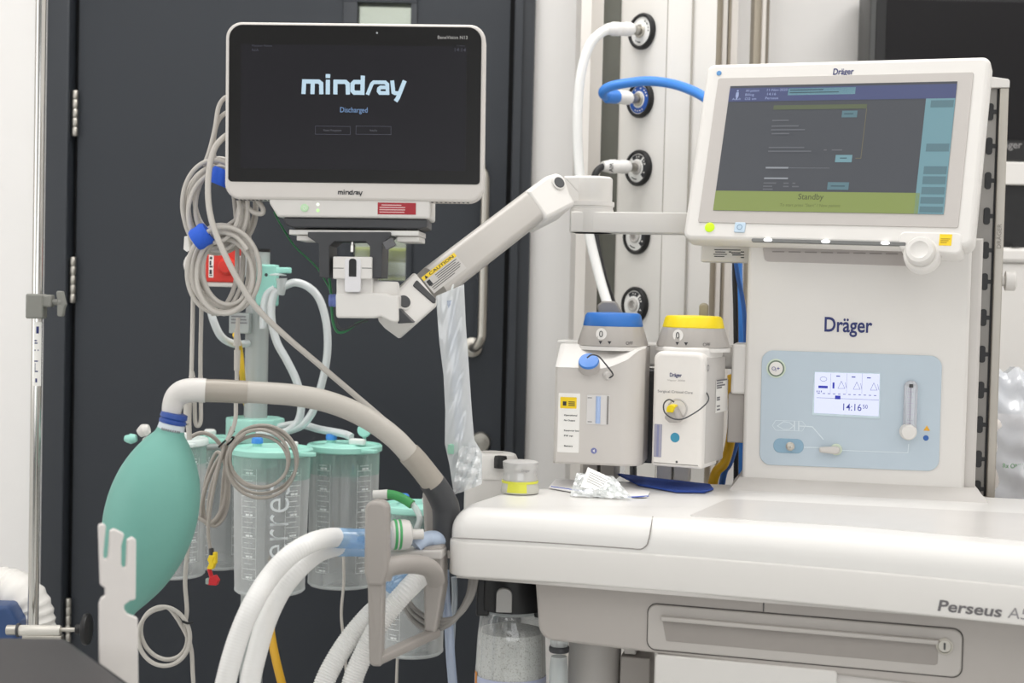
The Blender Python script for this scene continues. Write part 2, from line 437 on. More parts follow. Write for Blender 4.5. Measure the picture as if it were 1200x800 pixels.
kinds = ['white', 'blue', 'black', 'black', 'black']
M_sockw = mat('socket_face_white', '#f0efec', .4); M_sockb = mat('socket_face_blue', '#1d56b0', .4)
SN = -SF.v; SC_ = []
for (sx, sy), kd in zip(socks, kinds):
    u, w = SF.px(sx, sy); u = .5*u+.5*SF.px(750, 197)[0]+0
    u = SF.px(750, 197)[0]
    fr2 = axis_frame(SF.pt(u, 0, w), SN); fr2 = Fr(fr2.o, axes=(SF.u, SN, SF.w))    # u across, w up, v outwards
    ax = Fr(fr2.o, axes=(SF.u, -SF.w, SN)) if False else axis_frame(fr2.o, SN)
    s = obj('gas_socket', G().lathe(ax, [(.033, 0), (.0335, .006), (.031, .010), (.0275, .0105), (.026, .006), (.026, .003)], 48), M_black, t, label={'white': 'black ringed socket with white face', 'blue': 'black ringed socket with blue face'}.get(kd, 'black ringed socket with black and white face'))
    obj('socket_face', G().lathe(ax, [(.0262, .002), (.0262, .0065), (.0125, .0085), (.0125, .004)], 48), M_sockb if kd == 'blue' else M_sockw, s)
    pf = Fr(fr2.o, axes=(SF.u, SF.v, SF.w)); v = -.0092
    def arc(g, r0, r1, a0, a1, n=20):
        for k in range(n):
            p, q = a0+(a1-a0)*k/n, a0+(a1-a0)*(k+1)/n
            g.add([pf.pt(r*cos(th), -(.0065+.002*(.0262-r)/.0137+.0004), r*sin(th)) for r, th in ((r0, p), (r1, p), (r1, q), (r0, q))], [(0, 1, 2, 3)])
        return g
    if kd == 'blue':
        g = arc(G(), .0125, .0155, 0, 2*PI, 40); arc(g, .0250, .0262, 0, 2*PI, 40); obj('printed_ring', g, M_paper, s)
        g = G()
        for a in (.2, .5, .8, 1.3, 2.0, 4.2, 4.5, 4.8, 5.1): arc(g, .0195, .022, a, a+.14, 3)
        obj('printed_lettering', g, M_paper, s)
    elif kd == 'black':
        g = arc(G(), .0165, .0245, -.9, .75); arc(g, .0165, .0245, .95, 2.2); arc(g, .020, .022, 4.0, 4.7); obj('printed_segment', g, M_ink, s)
        g = G()
        for a in (-.55, .25, .5, 1.3, 1.6): arc(g, .019, .022, a, a+.13, 3)
        obj('printed_lettering', g, M_paper, s)
    else:
        g = G()
        for a, b in ((.5, .75), (.15, .28), (-.12, .02), (4.0, 4.12), (4.25, 4.7), (.9, 1.1)): arc(g, .019, .021, a, b, 6)
        obj('printed_lettering', g, M_ink, s)
    obj('socket_core', G().lathe(ax, [(.0125, .003), (.0125, .011), (.0105, .0125), (.008, .0125), (.0075, .006), (.0045, .006), (.004, .003)], 36), M_steel if kd != 'black' else M_lgrey, s)
    SC_.append(ax)
# plug-in hoses
def plug(parent, ax, lead, m_body, m_boot, tilt=(0, 0, 0)):
    o = ax.o; n = ax.w
    obj('probe', G().lathe(Fr(o, axes=(ax.u, ax.v, ax.w)), [(.0072, .0128), (.0085, .016), (.0085, .03), (.0095, .031), (.0095, .036)], 24), M_steel, parent)
    d = (V(lead)-(o+n*.033)).normalized(); f = axis_frame(o+n*.033, d); L = (V(lead)-(o+n*.033)).length
    g = G(); g.lathe(f, [(.009, 0), (.0125, .002), (.0130, .012), (.0120, .014), (.0120, L*.62), (.0128, L*.64), (.0128, L*.9), (.0105, L)], 28)
    g.sphere(axis_frame(o+n*.036, n), .0125, .0125, .0125, 20, 10)
    obj('plug_body', g, m_body, parent)
    f2 = axis_frame(V(lead), d); obj('strain_relief', G().lathe(f2, [(.0110, -.012), (.0115, -.002), (.0105, .006), (.0088, .014)], 24), m_boot, parent)
M_whose = mat('white_hose', '#eeeeec', .35, var=.01); M_bhose = mat('blue_hose', '#3f86dc', .35); M_khose = mat('black_hose', '#1d1d20', .35)
M_wplug = mat('plug_white', '#f1efec', .35)
e = P(716, 34, 2.585)
t = thing('gas_hose', 'white gas hose plugged into the topmost socket of the grey column', 'hose', SC_[0].o, 'gas hoses plugged into the column')
plug(t, SC_[0], e, M_wplug, M_wplug)
pts = [P(717, 34, 2.585), P(705, 38, 2.575), P(691, 53, 2.565), P(681, 85, 2.56), P(677, 130, 2.56), P(677.5, 180, 2.56), P(682, 230, 2.555), P(692, 282, 2.55), P(704, 330, 2.53), P(716, 372, 2.5), P(722, 420, 2.45), P(724, 470, 2.4), P(726, 540, 2.36), P(727, 620, 2.34)]
obj('hose', G().tube(pts, .0088, 16), M_whose, t)
t = thing('gas_hose', 'blue gas hose plugged into the blue faced socket and looping to the display', 'hose', SC_[1].o, 'gas hoses plugged into the column')
e = P(715, 112, 2.59); plug(t, SC_[1], P(722, 113, 2.60), M_wplug, M_bhose)
g = G(); L0 = P(724, 113.5, 2.60)
pts = [L0, P(714, 113, 2.59), P(707.5, 111, 2.575), P(707.5, 106, 2.56), P(716, 101, 2.55), P(734, 97.5, 2.54), P(760, 95, 2.52), P(786, 98, 2.49), P(806, 104, 2.45), P(824, 113, 2.41), P(842, 128, 2.37), P(856, 150, 2.34), P(864, 190, 2.32), P(866, 250, 2.31), P(864, 320, 2.3), P(867, 400, 2.28), P(868, 600, 2.28)]
obj('hose', g.tube(pts, .0085, 16), M_bhose, t)
f = axis_frame(P(715, 113, 2.592), (P(724, 113.5, 2.6)-P(715, 113, 2.592)))
obj('boot', G().lathe(f, [(.009, -.012), (.0125, -.008), (.0128, .012), (.011, .018)], 24), M_bhose, t)
t = thing('gas_hose', 'black gas hose plugged into the third socket from the top', 'hose', SC_[2].o, 'gas hoses plugged into the column')
plug(t, SC_[2], P(713, 195, 2.59), M_wplug, M_wplug)
c = P(718, 195.5, 2.592); n = (CAM-c).normalized(); f = Fr(c+n*.0142, axes=(V((0, 0, 1)).cross(n)*1, -n, V((0, 0, 1))))
obj('plug_print', G().text('AIR', f, .001, -.0095, .0075, 0, .017, rot=PI/2, bold=.01), M_ink, t)
pts = [P(712, 194, 2.588), P(703, 197, 2.58), P(697, 206, 2.575), P(695, 225, 2.57), P(697, 255, 2.57), P(700, 290, 2.56), P(708, 325, 2.55), P(718, 356, 2.55), P(730, 400, 2.55), P(740, 470, 2.5), P(742, 540, 2.46), P(742, 620, 2.44)]
obj('hose', G().tube(pts, .0062, 14), M_khose, t)

# ================================================================== SLOTTED WALL POSTS behind the display
def post(px0, px1, cols, Y, label):
    a = P(px0, 60, Y); b = P(px1, 60, Y); t = thing('equipment_post', label, 'post', ((a.x+b.x)/2, Y+.03, 0))
    n = sum(c[0] for c in cols); u = a.x
    for wd, m, dep, nm in cols:
        du = (b.x-a.x)*wd/n
        obj(nm, G().prism(W0, [(u, 0), (u+du, 0), (u+du, H), (u, H)], Y+dep, Y+.06, .0008), m, t); u += du
M_beige = mat('groove_beige', '#b9b0a0', .45, .3); M_gro = mat('groove_brown', '#7d7468', .5)
post(836, 864, [(3, M_colw, 0, 'side_flange'), (7.5, M_beige, .012, 'groove'), (5.5, M_colw, 0, 'rib'), (2, M_gro, .014, 'slot'), (2.5, M_beige, .006, 'groove'), (8, M_colw, 0, 'side_flange')], 2.86, 'slotted beige aluminium post beside the gas column')
post(884, 902, [(8, M_beige, .012, 'groove'), (4.5, M_colw, 0, 'rib'), (5, M_gro, .014, 'slot')], 2.9, 'narrow slotted aluminium post against bare white wall')

# ================================================================== DARK SCREENS AT RIGHT
M_scr = mat('switched_off_screen', '#1c1b1d', .3, var=.04, scale=5, spec=.2)
a = P(1017, 100, 2.98); b = P(1290, 188, 2.98); TVF = Fr((0, 2.98, 0))
u0 = TVF.px(1017, 100)[0]; w0 = TVF.px(1120, 188)[1]; u1 = u0+.56; w1 = w0+.36
t = thing('wall_display', 'large black switched off display on the white wall above the second dark screen', 'screen', ((u0+u1)/2, 3.03, w0))
obj('casing', G().prism(TVF, rrect(u0, w0, u1, w1, .008), 0, .1, .004), mat('display_casing', '#4b4c4c', .4), t)
obj('bezel', G().prism(TVF, rrect(u0+.013, w0+.004, u1-.013, w1-.01, .004), -.002, .004, .001), M_black, t)
obj('screen', G().prism(TVF, rrect(u0+.034, w0+.045, u1-.034, w1-.03, .002), -.0032, .002, .0004), M_scr, t)
k = TVF.px(1197, 170); obj('brand_lettering', G().text('Dräger', TVF, k[0], k[1]-.007, .015, -.0036, align='RIGHT', bold=.012), mat('faint_ink', '#8d8b8b', .5), t)
q = Fr((0, 2.9, 0)); u0 = q.px(1166, 250)[0]; w0 = q.px(1190, 290)[1]; w1 = q.px(1190, 217)[1]
t = thing('rack_unit', 'white rack unit with a black panel below the large wall display', 'equipment', (u0+.2, 2.98, 0))
obj('black_panel', G().box(q, u0, u0+.42, .002, .14, w0, w1, .002), M_black, t)
ws = q.px(1190, 190)[1]
obj('upper_fascia', G().box(q, u0-.004, u0+.424, -.008, .14, w1, ws, .003), M_white, t)
wl = q.px(1190, 308)[1]
obj('lower_fascia', G().box(q, u0-.004, u0+.424, -.012, .14, wl, w0, .008), M_white, t)
k = q.px(1190, 287, -.012); obj('slot', G().box(q, k[0]-.008, k[0]+.008, -.0128, -.008, k[1]-.003, k[1]+.002, .0003), M_black, t)
obj('cabinet', G().box(q, u0, u0+.42, -.004, .14, 0, wl, .006), M_white2, t)

# ================================================================== PATIENT MONITOR
MF = Fr((-.2139, 1.8649, 1.3904), .008, 0, .0103)
t = thing('patient_monitor', 'white framed patient monitor with a dark start-up screen reading Discharged', 'monitor', P(412, 262, 1.92))
MON = t
def pr_(f, x, y, v=0): return f.px(x, y, v)
l = (pr_(MF, 264.5, 100)[0]+pr_(MF, 263, 190)[0])/2; r = (pr_(MF, 569.3, 60)[0]+pr_(MF, 567, 190)[0])/2
tp = (pr_(MF, 300, 26.2)[1]+pr_(MF, 540, 28)[1])/2; bt = (pr_(MF, 300, 232)[1]+pr_(MF, 540, 238.5)[1])/2
g = G().prism(MF, rrect(l, bt, r, tp, .021, 10), -.001, .05, .004, .012)
hs = obj('housing', g, mat('monitor_white', '#d6d1cc', .34, scale=20, var=.012), t)
gl_, gr_ = pr_(MF, 268.3, 120)[0], pr_(MF, 563.5, 120)[0]; gt, gb = pr_(MF, 420, 30.6)[1], pr_(MF, 415, 214.5)[1]
M_glass = mat('black_glass', '#161515', .28, var=.02, spec=.3)
gp = obj('front_glass', G().prism(MF, rpoly([(gl_, gb), (gr_, gb), (gr_, gt), (gl_, gt)], [.005, .005, .018, .018], 8), -.0022, .003, .0006), M_glass, t)
AW, AH = .147, .0806
scr = obj('screen', G().prism(MF, [(-AW, -AH), (AW, -AH), (AW, AH), (-AW, AH)], -.0026, .001, 0), mat('dim_lcd', '#121114', .3, var=.02, emit='#2b2a30', es=.3, spec=.25), t)
M_lcdtxt = glow('lcd_text_pale_blue', '#bcd6e6', .95); M_lcdblue = glow('lcd_text_blue', '#7a9cc8', .9); M_lcdgrey = glow('lcd_text_grey', '#66666e', .8); M_lcddim = glow('lcd_text_dim', '#4a4a56', .8)
def wordmark(f, ox, oy, k, v):
    """lowercase word with squared letters, slanted r; units: stroke 15, x-height 52"""
    g = G(); S = 15; m = lambda p: (ox+p[0]*k, oy+p[1]*k)
    def st(*p, wd=S): g.stroke(f, [m(q) for q in p], wd*k, v)
    def pl(*p): g.poly(f, [m(q) for q in p], v)
    st((8, 0), (10, 45), (62, 45), (71, 38), (72, 0)); st((40, 0), (41, 50))
    st((95, 0), (95, 52)); pl((87, 58), (103, 58), (103, 72), (87, 72))
    st((122, 0), (122, 45), (158, 45), (166, 38), (167, 0))
    st((220, 68), (219, 7), (190, 7), (183, 14), (183, 38), (190, 45), (221, 45))
    st((237, 0), (252, 38), (259, 45), (277, 45), wd=13)
    st((272, 45), (300, 45), (308, 38), (309, 7), (282, 7), (277, 13), (278, 22), (284, 27), (308, 27), wd=13)
    st((325, 52), (330, 10), (336, 7), (354, 7), wd=14); st((370, 52), (346, -10), (338, -22), wd=15)
    return g
k = pr_(MF, 353.5, 110.5); k2 = pr_(MF, 476, 110.5); s = (k2[0]-k[0])/375
obj('brand_lettering', wordmark(MF, k[0], k[1], s, -.0032), M_lcdtxt, scr)
k = pr_(MF, 415, 132); wd = pr_(MF, 431, 132)[0]-pr_(MF, 399, 132)[0]
obj('screen_text', G().text('Discharged', MF, k[0], k[1], .0068, -.0032, wd, align='CENTER'), M_lcdblue, scr)
g = G()
for x0, x1 in ((370, 411), (417.5, 458.5)):
    a = pr_(MF, x0, 157.5); b = pr_(MF, x1, 148.5)
    g.stroke(MF, [(a[0], a[1]), (b[0], a[1]), (b[0], b[1]), (a[0], b[1])], .0006, -.0032, True)
obj('screen_button', g, M_lcddim, scr)
g = G()
k = pr_(MF, 390, 154); g.text('Patient Management', MF, k[0], k[1], .0024, -.0032, .0235, align='CENTER'); obj('screen_text', g, M_lcdgrey, scr); g = G()
k = pr_(MF, 438, 154); g.text('Standby', MF, k[0], k[1], .0024, -.0032, .0095, align='CENTER')
obj('screen_text', g, M_lcdgrey, scr)
g = G(); k = pr_(MF, 296, 55); g.text('Monitor Name', MF, k[0], k[1], .0024, -.0032, .026)
obj('screen_text', g, M_lcddim, scr); g = G(); k = pr_(MF, 546, 61); g.text('14:14', MF, k[0], k[1], .0046, -.0032, .0145, align='RIGHT')
k = pr_(MF, 545, 55); g.text('11-Nov', MF, k[0], k[1], .002, -.0032, .0105, align='RIGHT')
obj('screen_text', g, M_lcddim, scr); g = G(); k = pr_(MF, 296, 60.5); g.text('N/A', MF, k[0], k[1], .0034, -.0032, .0085)
obj('screen_text', g, M_lcddim, scr)
k = pr_(MF, 548, 46.3); obj('model_lettering', G().text('BeneVision N13', MF, k[0], k[1], .0042, -.0026, pr_(MF, 548, 46)[0]-pr_(MF, 513, 46)[0], align='RIGHT', bold=.01), mat('silver_ink', '#a9a8a6', .5), gp)
k = pr_(MF, 442, 39); obj('camera_lens', G().disc(axis_frame(MF.pt(k[0], -.0018, k[1]), -MF.v), .0013, 0, .0009), mat('lens_grey', '#b0b4b8', .2), gp)
k = pr_(MF, 410.5, 228.2); s2 = (pr_(MF, 425, 226)[0]-pr_(MF, 396, 226)[0])/375
obj('brand_lettering', wordmark(MF, pr_(MF, 396, 226)[0], pr_(MF, 410, 228)[1], s2, -.0016), M_ink, hs)
# row of vents along the lower edge
g = G()
for x0, x1 in ((275, 318), (505, 552)):
    n = 9
    for i in range(n):
        u = pr_(MF, x0+(x1-x0)*i/n, 236)[0]; g.box(MF, u, u+.0028, .004, .012, bt-.0008, bt+.004, .0003)
obj('vent_slot', g, M_dgrey, hs)
# module base
ml, mr = pr_(MF, 315, 245)[0], pr_(MF, 504, 245)[0]; mt, mb = bt+.008, (pr_(MF, 330, 253.8)[1]+pr_(MF, 480, 256)[1])/2
ml2 = pr_(MF, 325, 250)[0]
g = G().prism(MF, rpoly([(ml2, mb), (mr, mb), (mr, mt), (ml, mt), (ml, mb+.018)], [.0035, .0035, .0035, .0035, .006]), .002, .11, .003)
mbs = obj('module_base', g, M_white2, t)
k = pr_(MF, 357, 243.5, .002); ax = axis_frame(MF.pt(k[0], .002, k[1]), -MF.v)
obj('power_button', G().lathe(ax, [(.0052, -.001), (.0052, .0012), (.0044, .0018)], 28), mat('lit_button', '#b5cdb2', .4, emit='#8fd07e', es=.22), mbs)
g = G(); pf = Fr(ax.o-MF.v*.0022, axes=(MF.u, MF.v, MF.w))
g.stroke(pf, [(.0021*cos(a), .0021*sin(a)) for a in [PI/2+.5+i*(2*PI-1)/14 for i in range(15)]], .0005, 0); g.stroke(pf, [(0, .0006), (0, .0026)], .0005, 0)
obj('power_symbol', g, M_paper, mbs)
for yy, m, nm in ((239.5, mat('white_led', '#e8efe6', .4, emit='#dff0da', es=.45), 'indicator_light'), (246.5, mat('green_led', '#bfe8a8', .4, emit='#a9ef86', es=.5), 'indicator_light')):
    k = pr_(MF, 372.5, yy, .002); obj(nm, G().disc(axis_frame(MF.pt(k[0], .0025, k[1]), -MF.v), .0021, 0, .0012), m, mbs)
a = pr_(MF, 442.5, 251, .002); b = pr_(MF, 487.5, 237.8, .002)
lab = obj('red_label', G().box(MF, a[0], b[0], .0014, .003, a[1], b[1], .0003), mat('red_label', '#a52430', .5), mbs, label='red printed label')
g = G()
for i, (q0, q1) in enumerate(((.1, .62), (.05, .72), (.05, .72), (.05, .7))):
    hh = (b[1]-a[1]); y = b[1]-hh*(.2+.2*i); L = b[0]-a[0]; g.flat(MF, a[0]+L*q0, y-hh*.045, a[0]+L*q1, y+hh*.035, .0012)
obj('label_print', g, mat('pale_pink_ink', '#e3bcbc', .6), lab)
# dark tray beneath
k = (pr_(MF, 335, 262)[1]+pr_(MF, 480, 272)[1])/2
g = G().prism(MF, rpoly([(ml2+.006, mb-.0005), (mr-.004, mb-.0005), (mr-.004, mb-.011), (mr-.014, mb-.0135), (ml2+.018, mb-.0135), (ml2+.010, mb-.010)], .002), .006, .1, .002)
obj('tray', g, M_dgrey, t)
for x in (350, 482):
    k = pr_(MF, x, 270); obj('foot', G().box(MF, k[0]-.008, k[0]+.008, .01, .03, mb-.0150, mb-.012, .001), M_black, t)

# ================================================================== SUPPORT ARM
AF = Fr(P(418, 320, 1.885), math.radians(3), 0, .01)
t = thing('monitor_support_arm', 'white articulated arm with a yellow caution label holding up the dark screened monitor', 'support arm', P(700, 270, 2.12))
def outl(f, pts, v=0): return [f.px(x, y, v) for x, y in pts]
# mounting plate rails
a = AF.px(341, 270); b = AF.px(490, 277)
zt = a[1]
obj('top_plate', G().box(AF, AF.px(341, 270)[0], AF.px(492, 272)[0], -.012, .07, zt-.006, zt+.001, .001), mat('bright_alu', '#d8d6d2', .3, .35), t)
for x0, x1 in ((349, 372), (466, 492)):
    obj('slide_rail', G().box(AF, AF.px(x0, 280)[0], AF.px(x1, 280)[0], -.008, .06, zt-.0135, zt-.0065, .001), M_white2, t)
# dark yoke
yo = outl(AF, [(364, 272.5), (460, 272.5), (460, 278), (451, 286), (449.5, 326), (436, 326), (436, 289), (431, 283.5), (395, 283.5), (389, 289), (389, 326), (377.5, 325), (377, 287), (364, 278)])
obj('yoke', G().prism(AF, rpoly(yo, .0012, 3), -.02, .04, .001), M_dgrey, t)
k = AF.px(457, 286, -.02); obj('release_tab', G().box(Fr(AF.pt(k[0], -.024, k[1]), AF_y if False else 0.05, 0, .5), -.007, .007, -.006, .006, -.0055, .0055, .001), mat('tab_grey', '#636366', .4), t)
# latch: pin, block, slider
k = AF.px(412.5, 288, -.01); obj('pin', G().lathe(Fr(AF.pt(k[0], -.008, k[1]-.008)), [(.0032, 0), (.0032, .009), (.0022, .0095), (.0022, .016), (.001, .0165)], 20), M_chrome, t)
a = AF.px(390, 326.5, -.024); b = AF.px(436, 301, -.024)
lb = obj('latch_block', G().box(AF, a[0], b[0], -.024, .03, a[1], b[1], .0015), M_white, t)
k0 = AF.px(409, 324, -.024); k1 = AF.px(418, 303, -.024)
obj('latch_slot', G().prism(AF, rpoly([(k0[0], k0[1]), (k1[0], k0[1]), (k1[0], k1[1]), (k0[0], k1[1])], [.0005, .0005, .004, .004]), -.0262, -.02, .0004), M_black, lb)
k0 = AF.px(404, 342, -.024); k1 = AF.px(423, 303, -.024)
obj('latch_slider', G().prism(AF, rrect(k0[0], k0[1], k1[0], k1[1], .003), -.0255, -.018, .0008), mat('slider_white', '#e4e3e6', .4), lb)
g = G()
for x0, x1 in ((390, 403), (424, 436)):
    p = AF.px(x0, 314, -.0243); q = AF.px(x1, 313, -.0243); g.flat(AF, p[0], p[1]-.0004, q[0], p[1]+.0004, -.0243)
obj('seam_line', g, M_dgrey, lb)
p = AF.px(394, 346, -.015); q = AF.px(444, 326, -.015)
obj('swivel_neck', G().box(AF, p[0], q[0]-.008, -.015, .035, p[1]-.004, q[1]+.002, .002), M_white, t)
# swivel body
sb = outl(AF, [(393, 343), (452, 343), (458, 346), (466, 345), (467, 378.5), (458, 377), (446, 371), (438, 373), (393.5, 372.5)], -.02)
obj('swivel_body', G().prism(AF, rpoly(sb, [.004, .004, .004, .004, .004, .006, .004, .004, .004]), -.02, .04, .003), M_white, t)
kc = AF.px(446, 334, .0); obj('swivel_dome', G().lathe(Fr(AF.pt(kc[0], .012, AF.px(446, 350)[1])), [(.022, 0), (.024, .008), (.023, .02), (.021, .023), (.001, .0235)], 32), M_white, t)
kj = AF.px(475, 372, .0); 
# arm beam
A = P(473, 354, 1.935); B = P(654.5, 214.5, 2.145)
au = (B-A).normalized(); av = (V((0, 1, 0))-au*au.y).normalized(); aw = av.cross(au) * -1
if aw.z < 0: aw = -aw
ARF = Fr(A, axes=(au, av, aw)); L = (B-A).length
def armpx(x, y, v=-.026): return ARF.px(x, y, v)
e0 = armpx(481.5, 323); e1 = armpx(513, 372)[1]
hw = .0247; u_s = .05; u_e = L-.048
beam = obj('arm_beam', G().prism(ARF, rrect(u_s, -hw, u_e, hw, .001), -.026, .026, .0005), M_lgrey, t)
g = G()
# rounded beam: rebuilt as a soft section swept along the axis
sec = rrect(-hw, -.026, hw, .026, .011, 8)
ring = lambda u, k=1: [ARF.pt(u, p.y*k, p.x*k-.0052) for p in sec]
bpy.data.objects.remove(beam)
beam = obj('arm_beam', G().rings([ring(u_s), ring(u_e)]), mat('arm_silver', '#b7b3ae', .42, .1, scale=30), t)
g = G().rings([ring(u_e-.001, 1.015), ring(u_e+.004, 1.03), ring(u_e+.02, 1.03)])
cap = rpoly([ARF.px(x, y, -.0275) for x, y in ((616.5, 223), (641, 205), (652.5, 201.5), (661.5, 205), (669, 226), (675, 238), (672, 241), (640.5, 257))], [.0065, .02, .008, .01, .008, .0062, .0062, .0065])
g = G().prism(ARF, cap, -.0275, .0275, .006)
obj('upper_end_cap', g, M_white, t)
cap2 = rpoly([ARF.px(x, y, -.029) for x, y in ((486.5, 317), (514, 353), (512, 358.5), (487.5, 380), (470, 367), (462, 358), (461.5, 347), (467, 339))], [.0045, .0045, .0045, .0045, .006, .008, .008, .012])
obj('lower_end_cap', G().prism(ARF, cap2, -.029, .029, .004), M_white, t)
rc = rpoly([(.042, .026), (.050, .0265), (.0505, -.018), (.046, -.028), (.038, -.027), (.038, -.005)], [.003, .003, .003, .003, .003, .004])
g = G(); q0 = armpx(490, 334, -.03); q1 = armpx(507, 351, -.03)
g.prism(ARF, rpoly([(q0[0]-.007, q0[1]+.004), (q0[0]+.004, q0[1]+.007), (q1[0]+.005, q1[1]-.002), (q1[0]+.0005, q1[1]-.006), (q1[0]-.003, q1[1]-.004)], .002), -.0305, -.026, .001)
obj('gap_cover', g, M_dgrey, t)
g = G().prism(AF, rpoly(outl(AF, [(467, 360), (472, 365), (485, 378), (467, 379)], -.005), .001), -.012, .03, .001); obj('knuckle', g, M_dgrey, t)
for (x, y), rr in (((473, 354), .0088), ((654.5, 214.5), .0085)):
    vv = -.0292 if x < 500 else -.0277; k = ARF.px(x, y, vv); c = ARF.pt(k[0], vv+.0004, k[1]); obj('pivot_cover', G().lathe(axis_frame(c, -ARF.v), [(rr*1.28, 0), (rr*1.3, .0022), (rr*1.1, .003), (rr, .0028)], 32, True, True), M_white, t)
    obj('pivot_disc', G().disc(axis_frame(c-ARF.v*.0022, -ARF.v), rr, 0, .0018, .0006, 32), M_dgrey, t)
# caution label
CV = -.0264
p0 = ARF.px(499, 332, CV); p1 = ARF.px(537, 302, CV); p2 = ARF.px(545, 322, CV)
yl0 = (p0[0]-.001, p0[1]-.0035); ylw = p1[0]-p0[0]
g = G().flat(ARF, p0[0], .0045, p0[0]+ylw, .0105, CV); lb = obj('caution_label', g, M_yellow, beam, label='yellow and white caution label')
obj('label_sheet', G().flat(ARF, p0[0], -.017, p0[0]+ylw, .0044, CV), mat('label_silver', '#c2bfbb', .5), lb)
g = G().text('CAUTION', ARF, p0[0]+.014, .0055, .0040, CV-.0003, ylw-.019, bold=.01)
a = (p0[0]+.004, .0052); g.poly(ARF, [(a[0], a[1]), (a[0]+.0058, a[1]), (a[0]+.0029, a[1]+.0048)], CV-.0003)
g.poly(ARF, [(p0[0]+.002, -.006), (p0[0]+.009, -.006), (p0[0]+.009, .002), (p0[0]+.002, .002)], CV-.0003)
for i, (q0, q1) in enumerate(((.3, .95), (.3, .88), (.3, .95), (.05, .95), (.05, .9), (.05, .7))):
    y = .0012-.0028*i; g.flat(ARF, p0[0]+ylw*q0, y, p0[0]+ylw*q1, y+.0009, CV-.0003)
obj('label_print', g, M_ink, lb)
# right head, disc and fixed bar
HF = Fr(P(693, 240, 2.19), math.radians(12))
hd = rpoly(outl(HF, [(657, 204), (700, 206.5), (718, 210), (719.5, 246), (672, 243), (668, 238), (664, 226)], -.03), [.006, .01, .006, .003, .003, .004, .004])
kc = HF.px(697, 225); hz = HF.px(697, 243)[1]; ht = HF.px(690, 207)[1]
obj('pivot_head', G().prism(HF, rpoly([(HF.px(660, 210)[0], hz+.006), (kc[0]+.0, hz), (kc[0], ht), (HF.px(664, 205)[0], ht-.001)], .003), -.026, .026, .004), M_white, t)
cy = Fr(HF.pt(HF.px(694, 225)[0], 0, 0)); 
obj('pivot_drum', G().lathe(Fr((cy.o.x, cy.o.y, 0)), [(.030, HF.pt(0, 0, hz).z), (.031, HF.pt(0, 0, hz).z+.002), (.031, HF.pt(0, 0, ht).z-.004), (.028, HF.pt(0, 0, ht).z-.0008), (.001, HF.pt(0, 0, ht).z)], 48), M_white, t)
z1, z0 = P(698, 237, 2.19).z, P(698, 272, 2.19).z
obj('swivel_ring', G().lathe(Fr((cy.o.x, cy.o.y, 0)), [(.0325, z1-.020), (.0325, z1-.008), (.0345, z1-.006), (.0345, z1), (.001, z1+.001)], 48), M_white2, t)
zb1, zb0 = P(695, 248, 2.16).z, P(695, 272, 2.16).z
bx0 = HF.px(673, 260)[0]
obj('fixed_bar', G().prism(HF, [(bx0, zb0-HF.o.z), (bx0+.19, zb0-HF.o.z), (bx0+.19, zb1-HF.o.z), (bx0, zb1-HF.o.z)], -.0325, .0325, .002), M_white2, t)
obj('bar_end', G().lathe(Fr((cy.o.x, cy.o.y, 0)), [(.0325, zb0), (.0335, zb0+.002), (.0335, zb1+.004), (.03, zb1+.006), (.001, zb1+.006)], 48), M_white2, t)

# ================================================================== ANAESTHESIA MACHINE
YAW = math.radians(12)
MC = Fr((.335, 2.05, 0), YAW)
t = thing('anaesthesia_machine', 'big white anaesthesia workstation with a tilted display, control panel and long worktop', 'medical machine', (.45, 1.95, 0))
AM = t
ZT = .88                                        # worktop height
# ---- worktop slab: plan outline
front = [(-.074, 1.784), (-.02, 1.776), (.071, 1.758), (.214, 1.718), (.31, 1.687), (.406, 1.653), (.49, 1.619), (.58, 1.58), (.66, 1.543), (.75, 1.498), (.84, 1.45)]
top = front+[(.96, 1.98), (.70, 2.04), (.36, 2.112), (.105, 2.125), (.07, 2.035), (-.008, 1.999), (-.066, 1.85)]
tr = [.03]+[.0]*9+[.05]+[.03, .02, .03, .03, .02, .04, .06]
def outp(r): return rpoly(top, r)
M_top = mat('worktop_white', '#e6e4e1', .3, scale=14, var=.01)
pts = rpoly(top, tr)
obj('worktop', G().prism(W0, pts, ZT-.042, ZT, .001, .03, 8, plane='uv'), M_top, t)
lower = [V((p.x, p.y)) for p in pts]
if area(lower) < 0: lower.reverse()
obj('worktop_lower_band', G().prism(W0, inset(lower, -.0022), ZT-.085, ZT-.0405, .003, .0025, 3, plane='uv'), M_white, t)
# seam of the pull-out tray in the front edge
def fp(s):                                       # point on the front edge, s = x
    for a, b in zip(front, front[1:]):
        if a[0] <= s <= b[0]:
            k = (s-a[0])/(b[0]-a[0]); return V((s, a[1]+(b[1]-a[1])*k))
    return V(front[-1])
g = G(); path = []
for i in range(26):
    x = -.068+(.163+.068)*i/25; p = fp(x); path.append(V((p.x, p.y-.0003, ZT-.036)))
p = fp(.172); path += [V((.170, p.y-.0003, ZT-.031)), V((.1725, p.y-.0002, ZT-.024)), V((.1745, p.y+.002, ZT-.015)), V((.177, p.y+.012, ZT-.0045)), V((.180, p.y+.03, ZT+.0002))]
g.tube(path, .0007, 6, 3)
obj('tray_seam', g, mat('seam_shadow', '#8f8a86', .6), t)
q = [Pz(852, 585, ZT), Pz(1215, 603, ZT), Pz(1290, 640, ZT), Pz(1200, 634, ZT), Pz(1000, 617, ZT), Pz(806, 605, ZT)]
obj('worktop_inlay', G().prism(W0, rpoly([(a.x, a.y) for a in q], [.02, .01, .01, 0, 0, .01]), ZT-.002, ZT+.0009, 0, .0005, plane='uv'), mat('inlay_grey', '#cfccc9', .28, scale=30), t)
p = V((.515, fp(.515).y-.0032, ZT-.085+.0)) 
